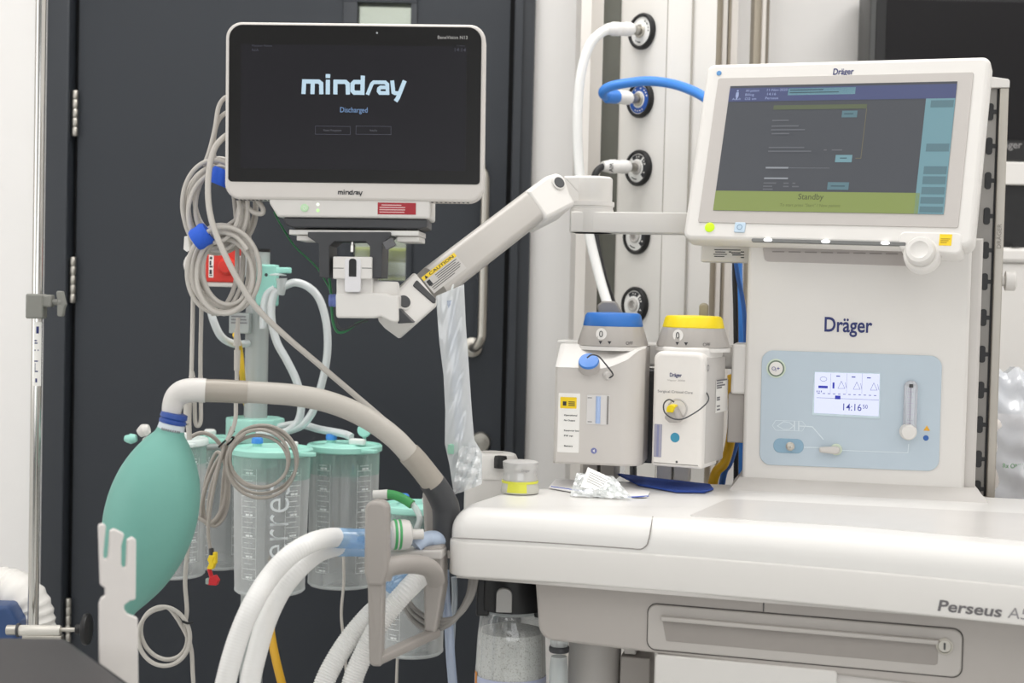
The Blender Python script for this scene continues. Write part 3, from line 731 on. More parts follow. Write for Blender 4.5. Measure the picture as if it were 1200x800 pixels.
# name on the lower band at the right
fa, fb = fp(.52), fp(.66); ya = math.atan2(fa.y-fb.y, fb.x-fa.x)
q0 = Fr((fa.x, fa.y, 0), ya)
k = q0.px(1097, 712, -.004); k2 = q0.px(1173, 716, -.004)
def wrapf(a, b):
    pp = q0.pt(a, 0, 0); y = fp(pp.x).y; return V((pp.x, y-.0030, b))
wd = k2[0]-k[0]
g = G().text('Perseus', q0, k[0], k[1]-.003, .0125, 0, wd, bold=.022, shear=.15, wrap=wrapf); obj('model_lettering', g, mat('name_ink', '#6a6769', .6), t)
g = G().text('A500', q0, k2[0]+.006, k[1]-.003, .0125, 0, .042, bold=-.004, shear=.15, wrap=wrapf); obj('model_lettering', g, mat('name_ink_light', '#8b888a', .6), t)
# ---- body under the worktop
BF = Fr(P(624, 690, 1.80), math.radians(16))
zt = ZT-.085
bl = BF.px(626, 690)[0]; z_b = BF.pt(0, 0, BF.px(640, 747)[1]).z
M_hous = mat('housing_taupe', '#b3ada8', .45, scale=20, var=.015)
oz = BF.o.z
B2 = Fr((BF.o.x, BF.o.y, 0), math.radians(16))
obj('drawer_housing', G().prism(B2, rpoly([(bl+.008, z_b-.003), (1.0, z_b-.03), (1.0, zt+.002), (bl, zt+.002)], [.02, .005, .004, .004]), 0, .045, .004).prism(B2, [(bl+.07, z_b-.005), (.99, z_b-.028), (.99, zt+.001), (bl+.07, zt+.001)], .04, .22, .002), M_hous, t)
obj('housing_lip', G().prism(B2, [(bl-.095, zt-.0045), (1.0, zt-.0045), (1.0, zt+.001), (bl-.095, zt+.001)], -.03, .2, .001), M_lgrey, t)
d0 = B2.px(760, 707); d1 = B2.px(1130, 743); d2 = B2.px(1133, 800); d3 = B2.px(763, 760)
dz0, dz1 = d3[1], d0[1]
k = B2.px(1128, 738)
dr_ = [(d0[0], d3[1]), (k[0], d3[1]), (k[0], d0[1]), (d0[0], d0[1])]
obj('drawer_gap', G().prism(B2, rpoly([(a-.0012 if a < .3 else a+.0015, b-.0015 if b < dz0+.01 else b+.0015) for a, b in dr_], .012), -.0006, .002, .0002), mat('gap_taupe', '#4b4744', .6), t)
dw = obj('drawer', G().prism(B2, rpoly(dr_, .011), -.003, .1, .002), mat('drawer_taupe', '#bab5b0', .42, scale=20, var=.015), t)
r0 = B2.px(776, 722, -.003); r1 = B2.px(1100, 742, -.003); hh = dz1-dz0
rz1 = dz1-hh*.30; rz0 = dz1-hh*.78
sec = [(-.0032, rz1+.002), (-.0032, rz1), (.0, rz1-.001), (.0, rz1-.002), (-.0034, rz0), (-.0034, rz0-.002)]
g = G(); ua, ub = r0[0], r1[0]
g.prism(B2, rpoly([(ua+.006, rz0), (ub, rz0), (ub, rz1), (ua, rz1)], [.002, .004, .002, .003]), -.0036, -.0025, .0003)
rec = obj('handle_recess', g, mat('recess_taupe', '#9a948f', .5), dw)
g = G(); g.prism(B2, [(ua, rz1-.001), (ub, rz1-.001), (ub, rz1+.0045), (ua, rz1+.0045)], -.012, -.002, .0015)
obj('handle_lip', g, mat('drawer_taupe', '#b2ada8'), dw)
k = B2.px(1107, 757, -.004); ax = axis_frame(B2.pt(k[0], -.003, k[1]), -B2.v)
obj('lock', G().lathe(ax, [(.0098, 0), (.0098, .002), (.0078, .003), (.0070, .0016), (.001, .0016)], 32), M_steel, dw)
p = axis_frame(B2.pt(k[0], -.0048, k[1]), -B2.v); obj('lock_slot', G().box(Fr(p.o, axes=(B2.u, B2.v, B2.w)), -.0012, .0012, -.0005, .001, -.004, .004, .0002), M_dgrey, dw)
c0 = B2.px(768, 768)[0]; c1 = B2.px(981, 790)[0]
obj('cabinet_front', G().prism(B2, rpoly([(c0, .12), (c1, .12), (c1, dz0-.006), (c0, dz0-.006)], .004), -.002, .25, .002), M_white2, t)
k = B2.px(895, 706)[0]; obj('housing_seam', G().prism(B2, [(k-.0006, dz1+.002), (k+.0006, dz1+.002), (k+.0006, zt-.003), (k-.0006, zt-.003)], -.0008, .001, 0), M_dgrey, t)
obj('base_cabinet', G().prism(B2, [(c0+.01, .12), (.95, .12), (.95, z_b), (c0+.01, z_b)], .004, .32, .004), M_lgrey, t)
# grey canister shaft, clear trap and bracket under the housing
def cyl(name, px, Y, wpx, zt_, zb_, m, prof=None, n=32):
    c = P(px, 770, Y); r = wpx/2*Y/F; f = Fr((c.x, c.y, 0))
    return obj(name, G().lathe(f, prof(r) if prof else [(r-.002, zb_), (r, zb_+.002), (r, zt_-.002), (r-.002, zt_)], n), m, t)
cyl('shaft_housing', 697, 1.9, 62, z_b+.02, .45, mat('shaft_grey', '#b7b3af', .4))
c = P(655, 770, 1.86); f = Fr((c.x, c.y, 0)); r = .0115
wt_ = obj('water_trap', G().lathe(f, [(r, .60), (r, z_b-.05)], 28), M_film, t)
obj('trap_collar', G().lathe(f, [(r+.001, z_b-.034), (r+.002, z_b-.032), (r+.002, z_b-.028), (r+.001, z_b-.026)], 28), M_dgrey, wt_)
obj('trap_cap', G().lathe(f, [(r, z_b-.026), (r+.0005, z_b-.024), (r+.0005, z_b-.012), (r+.002, z_b-.010), (r+.002, z_b+.02)], 28), M_clear2, wt_)
obj('trap_bowl', G().lathe(f, [(r-.002, z_b-.12), (r+.001, z_b-.11), (r+.001, z_b-.06), (r-.001, z_b-.04)], 28), M_clear2, wt_)
c = P(738, 770, 1.87); 
obj('side_bracket', G().box(Fr((c.x, c.y, 0), YAW), -.008, .008, 0, .05, z_b-.038, z_b+.03, .002), M_lgrey, t)
obj('bracket_foot', G().box(Fr((c.x, c.y, 0), YAW), -.012, .028, -.004, .05, z_b-.11, z_b-.040, .002), M_grey, t)
obj('rear_shelf', G().box(W0, -.09, .34, 2.01, 2.16, .775, .79, .003), M_grey, t)
# trunk and castors keep the machine standing
obj('trunk', G().prism(MC, [(-.02, .12), (.5, .12), (.5, ZT-.02), (-.02, ZT-.02)], .06, .2, .01), M_grey, t)
obj('undercarriage', G().prism(MC, [(-.33, .08), (.62, .08), (.62, .13), (-.33, .13)], -.30, .2, .01), M_dgrey, t)
for u in (-.28, .55):
    for v in (-.24, .15): obj('castor', G().disc(axis_frame(MC.pt(u, v, .045), MC.u), .045, -.015, .015, .006), M_dgrey, t)
# ---- upright column
zc1 = P(1000, 268, 2.05).z
ul = MC.px(869, 570)[0]; ur = (MC.px(1138, 300)[0]+MC.px(1131, 578)[0])/2
col = obj('column', G().prism(MC, rpoly([(ul, ZT-.005), (ur, ZT-.005), (ur, zc1), (ul, zc1)], .0062), 0, .085, .005), M_white2, t)
obj('column_side', G().prism(MC, [(ur-.004, ZT-.003), (ur+.016, ZT-.003), (ur+.016, zc1-.012), (ur-.004, zc1-.012)], .010, .085, .006), M_lgrey, t)
# base skirt
g = G()
def ringp(e, z, f=0): return [MC.pt(*q) for q in ((ul-.004-e, -.003-e-f, z), (ur+.018+e, -.003-e-f, z), (ur+.018+e, .09, z), (ul-.004-e, .09, z))]
g.rings([ringp(.012, ZT-.002, .012), ringp(.011, ZT+.002, .010), ringp(.004, ZT+.010, .002), ringp(0, ZT+.016), ringp(-.004, ZT+.0165)])
obj('column_skirt', g, M_lgrey, t)
# logo
k = MC.px(966, 388); k2 = MC.px(1022, 390)
obj('brand_lettering', G().text('Dräger', MC, k[0], k[1], .0205, -.0006, k2[0]-k[0], bold=.018), M_navy, col)
# flow panel
pc = [MC.px(893, 410), MC.px(1104, 417), MC.px(1100, 552), MC.px(890, 544)]
p0u = (pc[0][0]+pc[3][0])/2; p1u = (pc[1][0]+pc[2][0])/2
pp = rpoly([pc[3], pc[2], pc[1], pc[0]], .016, 8)
M_panel = mat('panel_pale_blue', '#b7c5d0', .35, scale=20, var=.015)
pan = obj('control_panel', G().prism(MC, pp, -.0025, .001, .0008), M_panel, t)
v = -.0026
# lcd
lq = [MC.px(955, 436, v), MC.px(1031, 438, v), MC.px(1029.5, 487.5, v), MC.px(954, 483.5, v)]
obj('lcd_frame', G().prism(MC, rpoly([(lq[3][0]-.003, lq[3][1]-.0035), (lq[2][0]+.002, lq[2][1]-.0035), (lq[1][0]+.001, lq[1][1]+.0015), (lq[0][0]-.001, lq[0][1]+.0015)], .002), -.0034, 0, .0005), mat('lcd_frame_blue', '#c6d7e0', .35), pan)
lcd = obj('lcd_screen', G().prism(MC, [lq[3], lq[2], lq[1], lq[0]], -.0039, 0, 0), glow('lcd_backlight', '#dfe4fb', .95), pan)
def at(x, y): return MC.px(x, y, -.0044)
M_lcdink = mat('lcd_ink', '#5961b4', .5); M_lcdinkd = mat('lcd_ink_dark', '#2b35b4', .5)
g = G(); LV = -.0044
def br(g, x0, y0, x1, y1): 
    a = at(x0, y1); b = at(x1, y0); return g.flat(MC, a[0], a[1], b[0], b[1], LV)
br(g, 959, 452, 970, 454.5); br(g, 975.5, 448, 978, 455); br(g, 978.5, 463.5, 985, 467.5)
obj('lcd_bar', g, M_lcdinkd, lcd)
g = G()
for x in (973, 992, 1010): br(g, x, 437.5, x+.5, 461)
a = at(957, 466); b = at(1030, 468.8)
g.stroke(MC, [at(957, 465.8), at(1030, 468.6)], .0005, LV)
for i in range(12): br(g, 958+i*6, 460.3+i*.24, 961+i*6, 461+i*.24)
for cx, cy in ((986, 451), (1004, 452), (1024, 453)):
    g.stroke(MC, [at(cx-4, cy+4), at(cx, cy-4.5), at(cx+4, cy+4)], .0005, LV, True); g.stroke(MC, [at(cx+4.5, cy-3), at(cx+6, cy+4)], .0005, LV)
g.stroke(MC, [at(965+4*cos(a_), 444+2.6*sin(a_)) for a_ in [i*PI/5 for i in range(10)]], .0005, LV, True)
for cx, cy in ((982, 440), (1000, 441), (1018, 442)): br(g, cx-2, cy, cx+2.5, cy+1.2)
for i in range(3): br(g, 957+i*2.5, 457.5, 958+i*2.5, 459.5)
obj('lcd_figure', g, M_lcdink, lcd)
k = at(988, 480.5); g = G().text('14:16', MC, k[0], k[1], .0098, LV, at(1009.5, 480)[0]-k[0], bold=.004)
k = at(1011, 478.5); g.text('50', MC, k[0], k[1], .0056, LV, .0068)
obj('lcd_clock', g, mat('lcd_ink_mid', '#3d46a8', .5), lcd)
# oxygen flush button
k = MC.px(909.5, 431.5, v); ax = axis_frame(MC.pt(k[0], v, k[1]), -MC.v)
ob = obj('oxygen_button', G().lathe(ax, [(.0135, 0), (.0137, .001), (.0118, .0016), (.0118, .0012)], 40), mat('button_ring_green', '#d3dfcf', .4), pan)
obj('button_rim', G().lathe(ax, [(.0116, .0011), (.0112, .0026), (.0098, .0026)], 40), mat('rim_olive', '#70806f', .4), ob)
obj('button_cap', G().lathe(ax, [(.0097, .001), (.0096, .0034), (.0085, .004), (.001, .0042)], 40), M_white, ob)
f = Fr(ax.o-MC.v*.0045, axes=(MC.u, MC.v, MC.w)); g = G().text('O', f, -.006, -.0026, .0052, 0); g.text('2', f, -.0012, -.0038, .0032, 0); g.text('+', f, .0012, -.0024, .0052, 0, bold=.02)
obj('button_print', g, mat('print_indigo', '#3b3f8c', .5), ob)
# flow tube
k = MC.px(1067.5, 448, v); kb = MC.px(1065.5, 512, v)
M_fl = clear('flow_glass', white=.35, whitecol='#e4e2ea', gloss=.15)
ub_ = (k[0]+kb[0])/2
ft = obj('flow_tube', G().prism(MC, rrect(ub_-.0095, kb[1], ub_+.0095, k[1]+.003, .009), -.0095, -.002, .004), M_fl, pan)
g = G()
for i in range(14):
    w = kb[1]+.016+.0040*i; g.flat(MC, ub_-.0045, w, ub_+(.001 if i % 2 else .004), w+.0005, -.0100)
g.flat(MC, ub_-.0006, kb[1]+.012, ub_-.0001, kb[1]+.07, -.0100)
obj('flow_scale', g, mat('scale_plum', '#7d6a82', .5), ft)
g = G(); g.disc(Fr(MC.pt(ub_, -.006, kb[1]+.013)), .0038, 0, .003); g.disc(Fr(MC.pt(ub_, -.006, k[1]-.009)), .0045, 0, .006)
obj('tube_seal', G().disc(Fr(MC.pt(ub_, -.006, kb[1]+.0125)), .0045, 0, .003), M_black, ft); obj('tube_stop', G().disc(Fr(MC.pt(ub_, -.006, k[1]-.007)), .0045, 0, .005), M_dgrey, ft)
k = MC.px(1064.5, 506, -.012); ax = axis_frame(MC.pt(k[0], v, k[1]), -MC.v)
obj('flow_knob', G().lathe(ax, [(.0118, 0), (.0118, .006), (.0105, .007), (.0102, .018), (.0088, .0195), (.001, .020)], 40), M_white2, pan)
a = MC.px(1086, 502, v); g = G(); g.poly(MC, [(a[0]-.0045, a[1]-.003), (a[0]+.0045, a[1]-.003), (a[0], a[1]+.0045)], v-.0004); obj('warning_mark', g, mat('amber_ink', '#e2a72a', .5), pan)
a = MC.px(1085, 513, v); pf = axis_frame(MC.pt(a[0], v, a[1]), -MC.v); obj('notice_mark', G().disc(pf, .0038, 0, .0005), mat('notice_blue', '#2d5fa8', .5), pan)
# outlet recess, pipe graphic, toggle
a = MC.px(906, 530, v); b = MC.px(942, 514.5, v)
oc = obj('outlet_recess', G().prism(MC, rrect(a[0], a[1], b[0], b[1], .0095), -.0032, 0, .0008), mat('recess_blue', '#86a7bd', .3), pan)
k = MC.px(926, 523, -.006); ax = axis_frame(MC.pt(k[0], -.003, k[1]), -MC.v)
obj('gas_outlet', G().lathe(ax, [(.0062, 0), (.0062, .002), (.0046, .003), (.0046, .008), (.0032, .009), (.0014, .009), (.001, .004)], 28), M_steel, oc)
g = G(); gr = mat('graphic_white', '#dbe6ec', .5)
g.stroke(MC, [at(942, 524), at(965, 524.5)], .0012, v-.0003); g.stroke(MC, [at(983, 527.5), at(1064, 530.5), at(1065, 520)], .0010, v-.0003)
q = [at(906+a, 498.5+b) for a, b in ((3, -6), (34, -5), (38, 0), (34, 6.5), (3, 5.5), (-1, 0))]; g.stroke(MC, q, .0007, v-.0003, True)
g.stroke(MC, [at(911, 499), at(918, 494), at(925, 495), at(930, 499), at(925, 503), at(918, 503)], .0010, v-.0003, True)
g.stroke(MC, [at(931, 493), at(931, 505)], .0016, v-.0003); g.stroke(MC, [at(936, 493), at(936, 505)], .0016, v-.0003)
g.stroke(MC, [at(936, 499), at(952, 500), at(965, 515)], .0014, v-.0003)
obj('pipe_graphic', g, gr, pan)
k = MC.px(980, 526.5, -.004); ax = axis_frame(MC.pt(k[0], v, k[1]), -MC.v)
tg = obj('selector_switch', G().lathe(ax, [(.0082, 0), (.0082, .0025), (.0066, .004)], 32), mat('switch_ring', '#cdd8c4', .4), pan)
f = Fr(MC.pt(k[0], 0, k[1]), axes=(MC.u, MC.v, MC.w))
obj('switch_lever', G().prism(f, rpoly([(-.024, -.0045), (0, -.0065), (.005, -.004), (.0052, .003), (0, .005), (-.024, .003)], [.003, .004, .003, .003, .004, .003]), -.014, -.005, .003), M_lgrey, tg)
# ---- display
KD = .968                                     # a little nearer and smaller than first measured, clear of the column
DF = Fr(CAM+(V((.4581, 2.0724, 1.3759))-CAM)*KD, .4383, .2835, -.0226)
OW, OH = .4167/2*KD, .2834/2*KD; dw_ = -.0034*KD
dsp = obj('display_housing', G().prism(DF, rrect(-OW, dw_-OH, OW, dw_+OH, .012, 8), .001, .042, .006, .014), M_white, t)
gw, gh = .374/2*KD, .232/2*KD
obj('display_bezel', G().prism(DF, rrect(-gw, -.0025-gh, gw, -.0025+gh, .003), -.0004, .004, .0004), mat('bezel_grey', '#bfbab6', .38, scale=14, var=.012), dsp)
aw, ah = .166*KD, .0997*KD
scr = obj('display_screen', G().prism(DF, [(-aw, -ah), (aw, -ah), (aw, ah), (-aw, ah)], -.0008, .003, 0), mat('lcd_slate', '#303134', .35, var=.01, emit='#55585e', es=.55, spec=.25), dsp)
dv = -.0013; dv2 = -.0017
def D(x, y, v=dv): return DF.px(x, y, v)
def dq(g, *pts, v=dv): return g.poly(DF, [D(x, y, v) for x, y in pts], v)
def fl(x0, w0, x1, w1): return (-aw+2*aw*x0, ah-2*ah*w1, -aw+2*aw*x1, ah-2*ah*w0)   # fractions of the screen, from its top-left corner
def fbox(g, x0, y0, x1, y1, v=dv): a = fl(x0, y0, x1, y1); return g.flat(DF, *a, v)
lcdm = lambda n, c, e=.62: mat(n, '#303033', .35, emit=c, es=e, var=.01, spec=.25)
M_s1, M_s2, M_s3, M_s4, M_s5 = lcdm('lcd_violet', '#525c8c'), lcdm('lcd_cyan', '#84b4bf'), lcdm('lcd_lime', '#9fb05c', .62), lcdm('lcd_olive', '#67724f'), lcdm('lcd_teal_grey', '#69909a')
g = G(); fbox(g, 0, .02, 1, .13); obj('screen_bar', g, M_s1, scr)
g = G(); fbox(g, 0, .845, .895, 1); obj('screen_bar', g, M_s3, scr)
g = G(); fbox(g, .878, .13, 1, 1); obj('screen_bar', g, M_s2, scr)
g = G(); fbox(g, .272, .03, .572, .085); obj('screen_button', g, M_s2, scr)
g = G(); fbox(g, .215, .165, .63, .2); obj('screen_bar', g, M_s4, scr)
for x0, y0, x1, y1, m in ((.525, .215, .592, .268, M_s5), (.52, .56, .592, .616, M_s2), (.5, .77, .592, .828, M_s5)):
    g = G(); fbox(g, x0, y0, x1, y1); obj('screen_button', g, m, scr)
for y0, y1 in ((.145, .2), (.475, .535), (.645, .705), (.72, .78), (.80, .855), (.875, .925), (.945, .99)):
    g = G(); fbox(g, .9, y0, .995, y1, dv2); obj('screen_button', g, M_s5, scr)
g = G(); p = lambda x, y: (-aw+2*aw*x, ah-2*ah*y)
g.stroke(DF, [p(.63, .2), p(.63, .585), p(.606, .585)], .0008, dv); obj('screen_line', g, lcdm('lcd_olive_line', '#8d8662'), scr)
def dt(g, s, x, y, h, wd=None, **k): a = p(x, y); return g.text(s, DF, a[0], a[1], h, dv2, wd, **k)
g = G()
for s, x, y, wd in (('All patient', .077, .052, .020), ('Billing', .077, .085, .013), ('O2 on', .077, .118, .017), ('11-Nov-2020', .175, .05, .030), ('14:16', .178, .083, .013), ('Perseus', .172, .116, .019)): dt(g, s, x, y, .0038, wd)
dt(g, 'Adult', .018, .118, .0034, .013)
a = p(.039, .075); g.poly(DF, [(a[0]-.0022, a[1]-.002), (a[0], a[1]-.008), (a[0]+.0022, a[1]-.002), (a[0]+.002, a[1]+.004), (a[0]-.002, a[1]+.004)], dv2); g.poly(DF, [(a[0]+.0015*cos(i), a[1]+.0062+.0015*sin(i)) for i in [j*PI/5 for j in range(10)]], dv2)
obj('screen_text', g, lcdm('lcd_text_violet', '#a9b6dc', .8), scr)
g = G(); dt(g, 'Standby', .434, .905, .0085, .036, align='CENTER', bold=.012); obj('screen_text', g, lcdm('lcd_text_olive', '#6c7440', .5), scr)
g = G(); dt(g, 'To start press "Start" / New patient', .434, .96, .0042, .085, align='CENTER', shear=.1); obj('screen_text', g, lcdm('lcd_text_olive2', '#7d8646', .5), scr)
g = G()
for x0, x1, y in ((.217, .292, .29), (.217, .34, .335), (.217, .37, .365), (.222, .302, .395), (.217, .377, .505), (.217, .41, .535), (.465, .478, .525), (.5, .545, .525), (.215, .256, .81), (.215, .26, .845-.012), (.215, .272, .785), (.305, .328, .785), (.305, .33, .81), (.345, .358, .785), (.345, .375, .81)): g = G(); fbox(g, x0, y-.008, x1, y+.002, dv2); obj('screen_text', g, lcdm('lcd_text_faint', '#7d8086', .55), scr)
for q4 in ((.216, .655, .318, .668), (.215, .738, .322, .751), (.32, .6618, .5, .6635)): g = G(); fbox(g, *q4, dv2); obj('screen_text', g, lcdm('lcd_text_pale', '#adb2b8', .6), scr)
g = G()
for x0, x1, y in ((.28, .43, .045), (.28, .5, .066), (.535, .575, .24), (.54, .57, .585), (.515, .575, .8)): g = G(); fbox(g, x0, y-.004, x1, y+.004, dv2); obj('screen_text', g, lcdm('lcd_text_dark', '#4a6a74', .5), scr)
k = D(988, 87, 0); kw = D(1000, 87, 0)[0]-D(976, 87, 0)[0]
obj('brand_lettering', G().text('Dräger', DF, k[0], k[1], .0095, .0004, kw, align='CENTER', bold=.018), M_navy, dsp)
k = D(842.5, 85.5, 0); ax = axis_frame(DF.pt(k[0], .001, k[1]), -DF.v); obj('alarm_light', G().disc(ax, .0038, 0, .0012), mat('alarm_blue', '#5f92c4', .3), dsp)
k = D(831.5, 266, 0); ax = axis_frame(DF.pt(k[0], .001, k[1]), -DF.v)
obj('status_light', G().lathe(ax, [(.0072, 0), (.007, .0012), (.005, .002), (.001, .0022)], 32), mat('lime_light', '#b3d512', .35, emit='#b6dc10', es=.45), dsp)
k = D(867, 266.3, 0); kf = DF.at(k[0], 0, k[1])
sb_ = obj('standby_button', G().box(kf, -.0078, .0078, -.0008, .003, -.0075, .0075, .0008, .0015), mat('standby_blue', '#c3d7e8', .4), dsp)
g = G(); g.stroke(kf, [(.0036*cos(a), .0036*sin(a)) for a in [i*2*PI/16 for i in range(16)]], .0011, -.0012, True); obj('button_symbol', g, mat('symbol_blue', '#86a4bd', .5), sb_)
# lower chin: knob mount, knob, sticker, lamps
k = D(1077, 291.5, -.02); ax = axis_frame(DF.pt(k[0], .004, k[1]), -DF.v)
obj('knob_mount', G().lathe(ax, [(.0245, -.012), (.024, .002), (.0215, .005), (.020, .0055)], 40), M_white, dsp)
kn = obj('rotary_knob', G().lathe(ax, [(.0175, .0045), (.0192, .007), (.0192, .018), (.017, .0212), (.012, .0218), (.010, .0203), (.001, .02)], 40), M_white2, dsp)
a = D(1100, 287.5, 0); b = D(1116, 274.5, 0)
obj('chin_block', G().prism(DF, rpoly([(D(1052, 300, 0)[0], dw_-OH-.006), (D(1126, 300, 0)[0], dw_-OH-.012), (D(1128, 280, 0)[0], dw_-OH+.02), (D(1052, 280, 0)[0], dw_-OH+.02)], .008), .0003, .035, .003), M_white, dsp)
yl = obj('yellow_sticker', G().box(Fr(DF.o, axes=(DF.u, DF.v, DF.w)), a[0], b[0], -.0002, .002, a[1], b[1], .0003), M_yellow, dsp)
g = G(); 
for i in range(3): y = b[1]-(b[1]-a[1])*(.42+.16*i); g.flat(DF, a[0]+.002, y-.0005, b[0]-.002-.002*i, y+.0005, -.0006)
obj('sticker_print', g, mat('sticker_ink', '#a98a1c', .6), yl)
# work light slot: dark slit and three lamps under the display's lower edge
zz = dw_-OH+.003
s0 = D(880, 287, -.0)[0]; s1 = D(1061, 291, 0)[0]
obj('light_slot', G().prism(DF, rrect(s0, zz-.0045, s1, zz+.0005, .002), -.0006, .004, .0004), mat('slot_shadow', '#6f706f', .3), dsp)
for x in (899, 967, 1037):
    k = D(x, 288.5, 0)[0]; obj('work_light', G().sphere(DF.at(k, -.0006, zz-.0015), .0062, .0025, .0024, 16, 8), mat('lit_lamp', '#ffffff', .3, emit='#ffffff', es=2.2), dsp)
# column recess under display
r0 = MC.px(893, 306, -.004); r1 = MC.px(1064, 294, -.004)
rs = obj('vent_recess', G().prism(MC, rpoly([(r0[0]+.004, r0[1]), (r1[0], r0[1]-.003), (r1[0], r1[1]), (r0[0], r1[1]+.003)], [.006, .002, .001, .003]), -.0012, .002, .0005), mat('recess_grey', '#b4aeab', .45), col)
for i in range(9):
    k = MC.px(905+i*19, 295+i*.35, -.004); obj('vent_slit', G().box(MC, k[0], k[0]+.017, -.0022, .001, k[1]-.0005, k[1]+.0012, .0003), mat('slit_grey', '#8f8a87', .5), rs)
# label plate behind the display's lower corner
LP = Fr(P(846, 297, 2.1), YAW); a = LP.px(821, 306.5); b = LP.px(876, 287)
lp = obj('rating_plate', G().box(LP, a[0], b[0]+.03, 0, .05, a[1], b[1], .002), M_white2, t)
g = G()
for i, (x0, x1) in enumerate(((837, 868), (838, 850), (836, 852), (837, 849))):
    c0 = LP.px(x0, 292.5+i*2.6, -.0006); c1 = LP.px(x1, 292.5+i*2.6, -.0006); g.flat(LP, c0[0], c0[1]-.0006, c1[0], c0[1]+.0006, -.0006)
for x0, x1, y in ((854, 857, 295), (857, 868, 296), (858, 868, 298.5), (868, 872, 295), (868, 872, 298.5), (868, 872, 301.5)):
    c0 = LP.px(x0, y, -.0006); c1 = LP.px(x1, y, -.0006); g.flat(LP, c0[0], c0[1]-.0009, c1[0], c0[1]+.0006, -.0006)
obj('plate_print', g, M_ink, lp)
obj('display_stem', G().box(MC, .10, .24, .05, .12, zc1-.05, 1.37, .01), M_lgrey, t)
# ---- slotted side rail
RL = Fr(P(1164, 330, 2.09), YAW)
R0_ = Fr((RL.o.x, RL.o.y, 0), YAW)
def ru(x, y): return R0_.px(x, y)[0]
ra, rb, rc2, rd = ru(1148.5, 330)-.012, ru(1161.5, 330), ru(1164, 330), ru(1174.5, 330)
zr1 = P(1172, 103, 2.09).z
rail = obj('side_rail', G().prism(R0_, [(ra, ZT-.01), (rb, ZT-.01), (rb, zr1), (ra, zr1)], .004, .05, .001), mat('rail_grey', '#8f8c88', .45, .3), t)
obj('rail_flange', G().prism(R0_, [(rc2, ZT-.01), (rd, ZT-.01), (rd, zr1), (rc2, zr1)], -.002, .05, .002), M_alu, t)
obj('rail_groove', G().prism(R0_, [(rb-.001, ZT-.01), (rc2+.001, ZT-.01), (rc2+.001, zr1), (rb-.001, zr1)], .008, .05, 0), M_black, t)
obj('rail_cap', G().prism(R0_, rpoly([(ra+.002, zr1), (rd+.0005, zr1), (rd+.0005, zr1+.012), (ra+.012, zr1+.017), (ra+.002, zr1+.017)], [.001, .001, .004, .01, .002]), -.004, .052, .001), M_white, t)
ys = [131, 171, 211.5, 253, 293, 330, 372, 415, 457, 497.5, 538, 573]
for y in ys:
    k = R0_.px(1155, y, .003); z = k[1]; cu = (ra+.012+rb)/2
    obj('keyhole_slot', G().prism(R0_, rpoly([(cu-.0058, z-.0125), (cu+.0035, z-.0125), (cu+.0035, z-.003), (rb+.0005, z-.003), (rb+.0005, z+.003), (cu+.0035, z+.003), (cu+.0035, z+.0125), (cu-.0058, z+.0125)], [.004, .004, .001, 0, 0, .001, .004, .004]), .0022, .012, .0004), M_black, rail)
k = R0_.px(1170, 275, -.0026); obj('rail_lettering', G().text('DRÄGER', R0_, k[0]+.004, k[1]-.02, .006, -.0026, .036, rot=PI/2, bold=.01), mat('rail_ink', '#827d77', .5), rail)
k = R0_.px(1182, 329, .01); ax = axis_frame(R0_.pt(rd, .015, k[1]), R0_.u)
obj('rail_knob', G().lathe(ax, [(.008, 0), (.008, .004), (.0145, .006), (.0145, .019), (.012, .021), (.001, .0215)], 32), M_white2, t)
# ---- vaporiser mount behind the worktop
VB = Fr(P(760, 410, 2.135), YAW); VZ = Fr((VB.o.x, VB.o.y, 0), YAW)
um0, um1 = VZ.px(652, 410)[0], VZ.px(872, 410)[0]
zt_ = P(760, 402, 2.11).z; zb_ = P(760, 430, 2.11).z
mt_ = obj('vaporiser_mount', G().box(VZ, um0, um1, 0, .05, zb_, zt_, .004), M_white2, t)
ka = VZ.px(860, 405)[0]; obj('mount_end', G().box(VZ, ka, ka+.024, -.05, .04, P(860, 462, 2.05).z, P(860, 403, 2.05).z, .004), M_white2, mt_)
kb = VZ.px(756, 405)[0]; obj('mount_block', G().box(VZ, kb-.004, kb+.018, -.02, .04, P(760, 545, 2.09).z, zb_-.004, .003), M_dgrey, mt_)
obj('mount_back', G().box(VZ, ka-.004, ka+.026, -.04, .045, P(860, 520, 2.05).z, P(860, 462, 2.05).z, .002), M_grey, mt_)
for x in (682, 703): 
    k = VZ.px(x, 552, -.06)[0]; obj('mount_leg', G().box(VZ, k-.004, k+.018, -.03, .03, ZT-.003, zb_, .002), M_grey, mt_)
for x in (775, 795): 
    k = VZ.px(x, 552, -.03)[0]; obj('mount_leg', G().box(VZ, k-.008, k+.014, -.02, .03, ZT-.003, zb_, .002), M_lgrey, mt_)
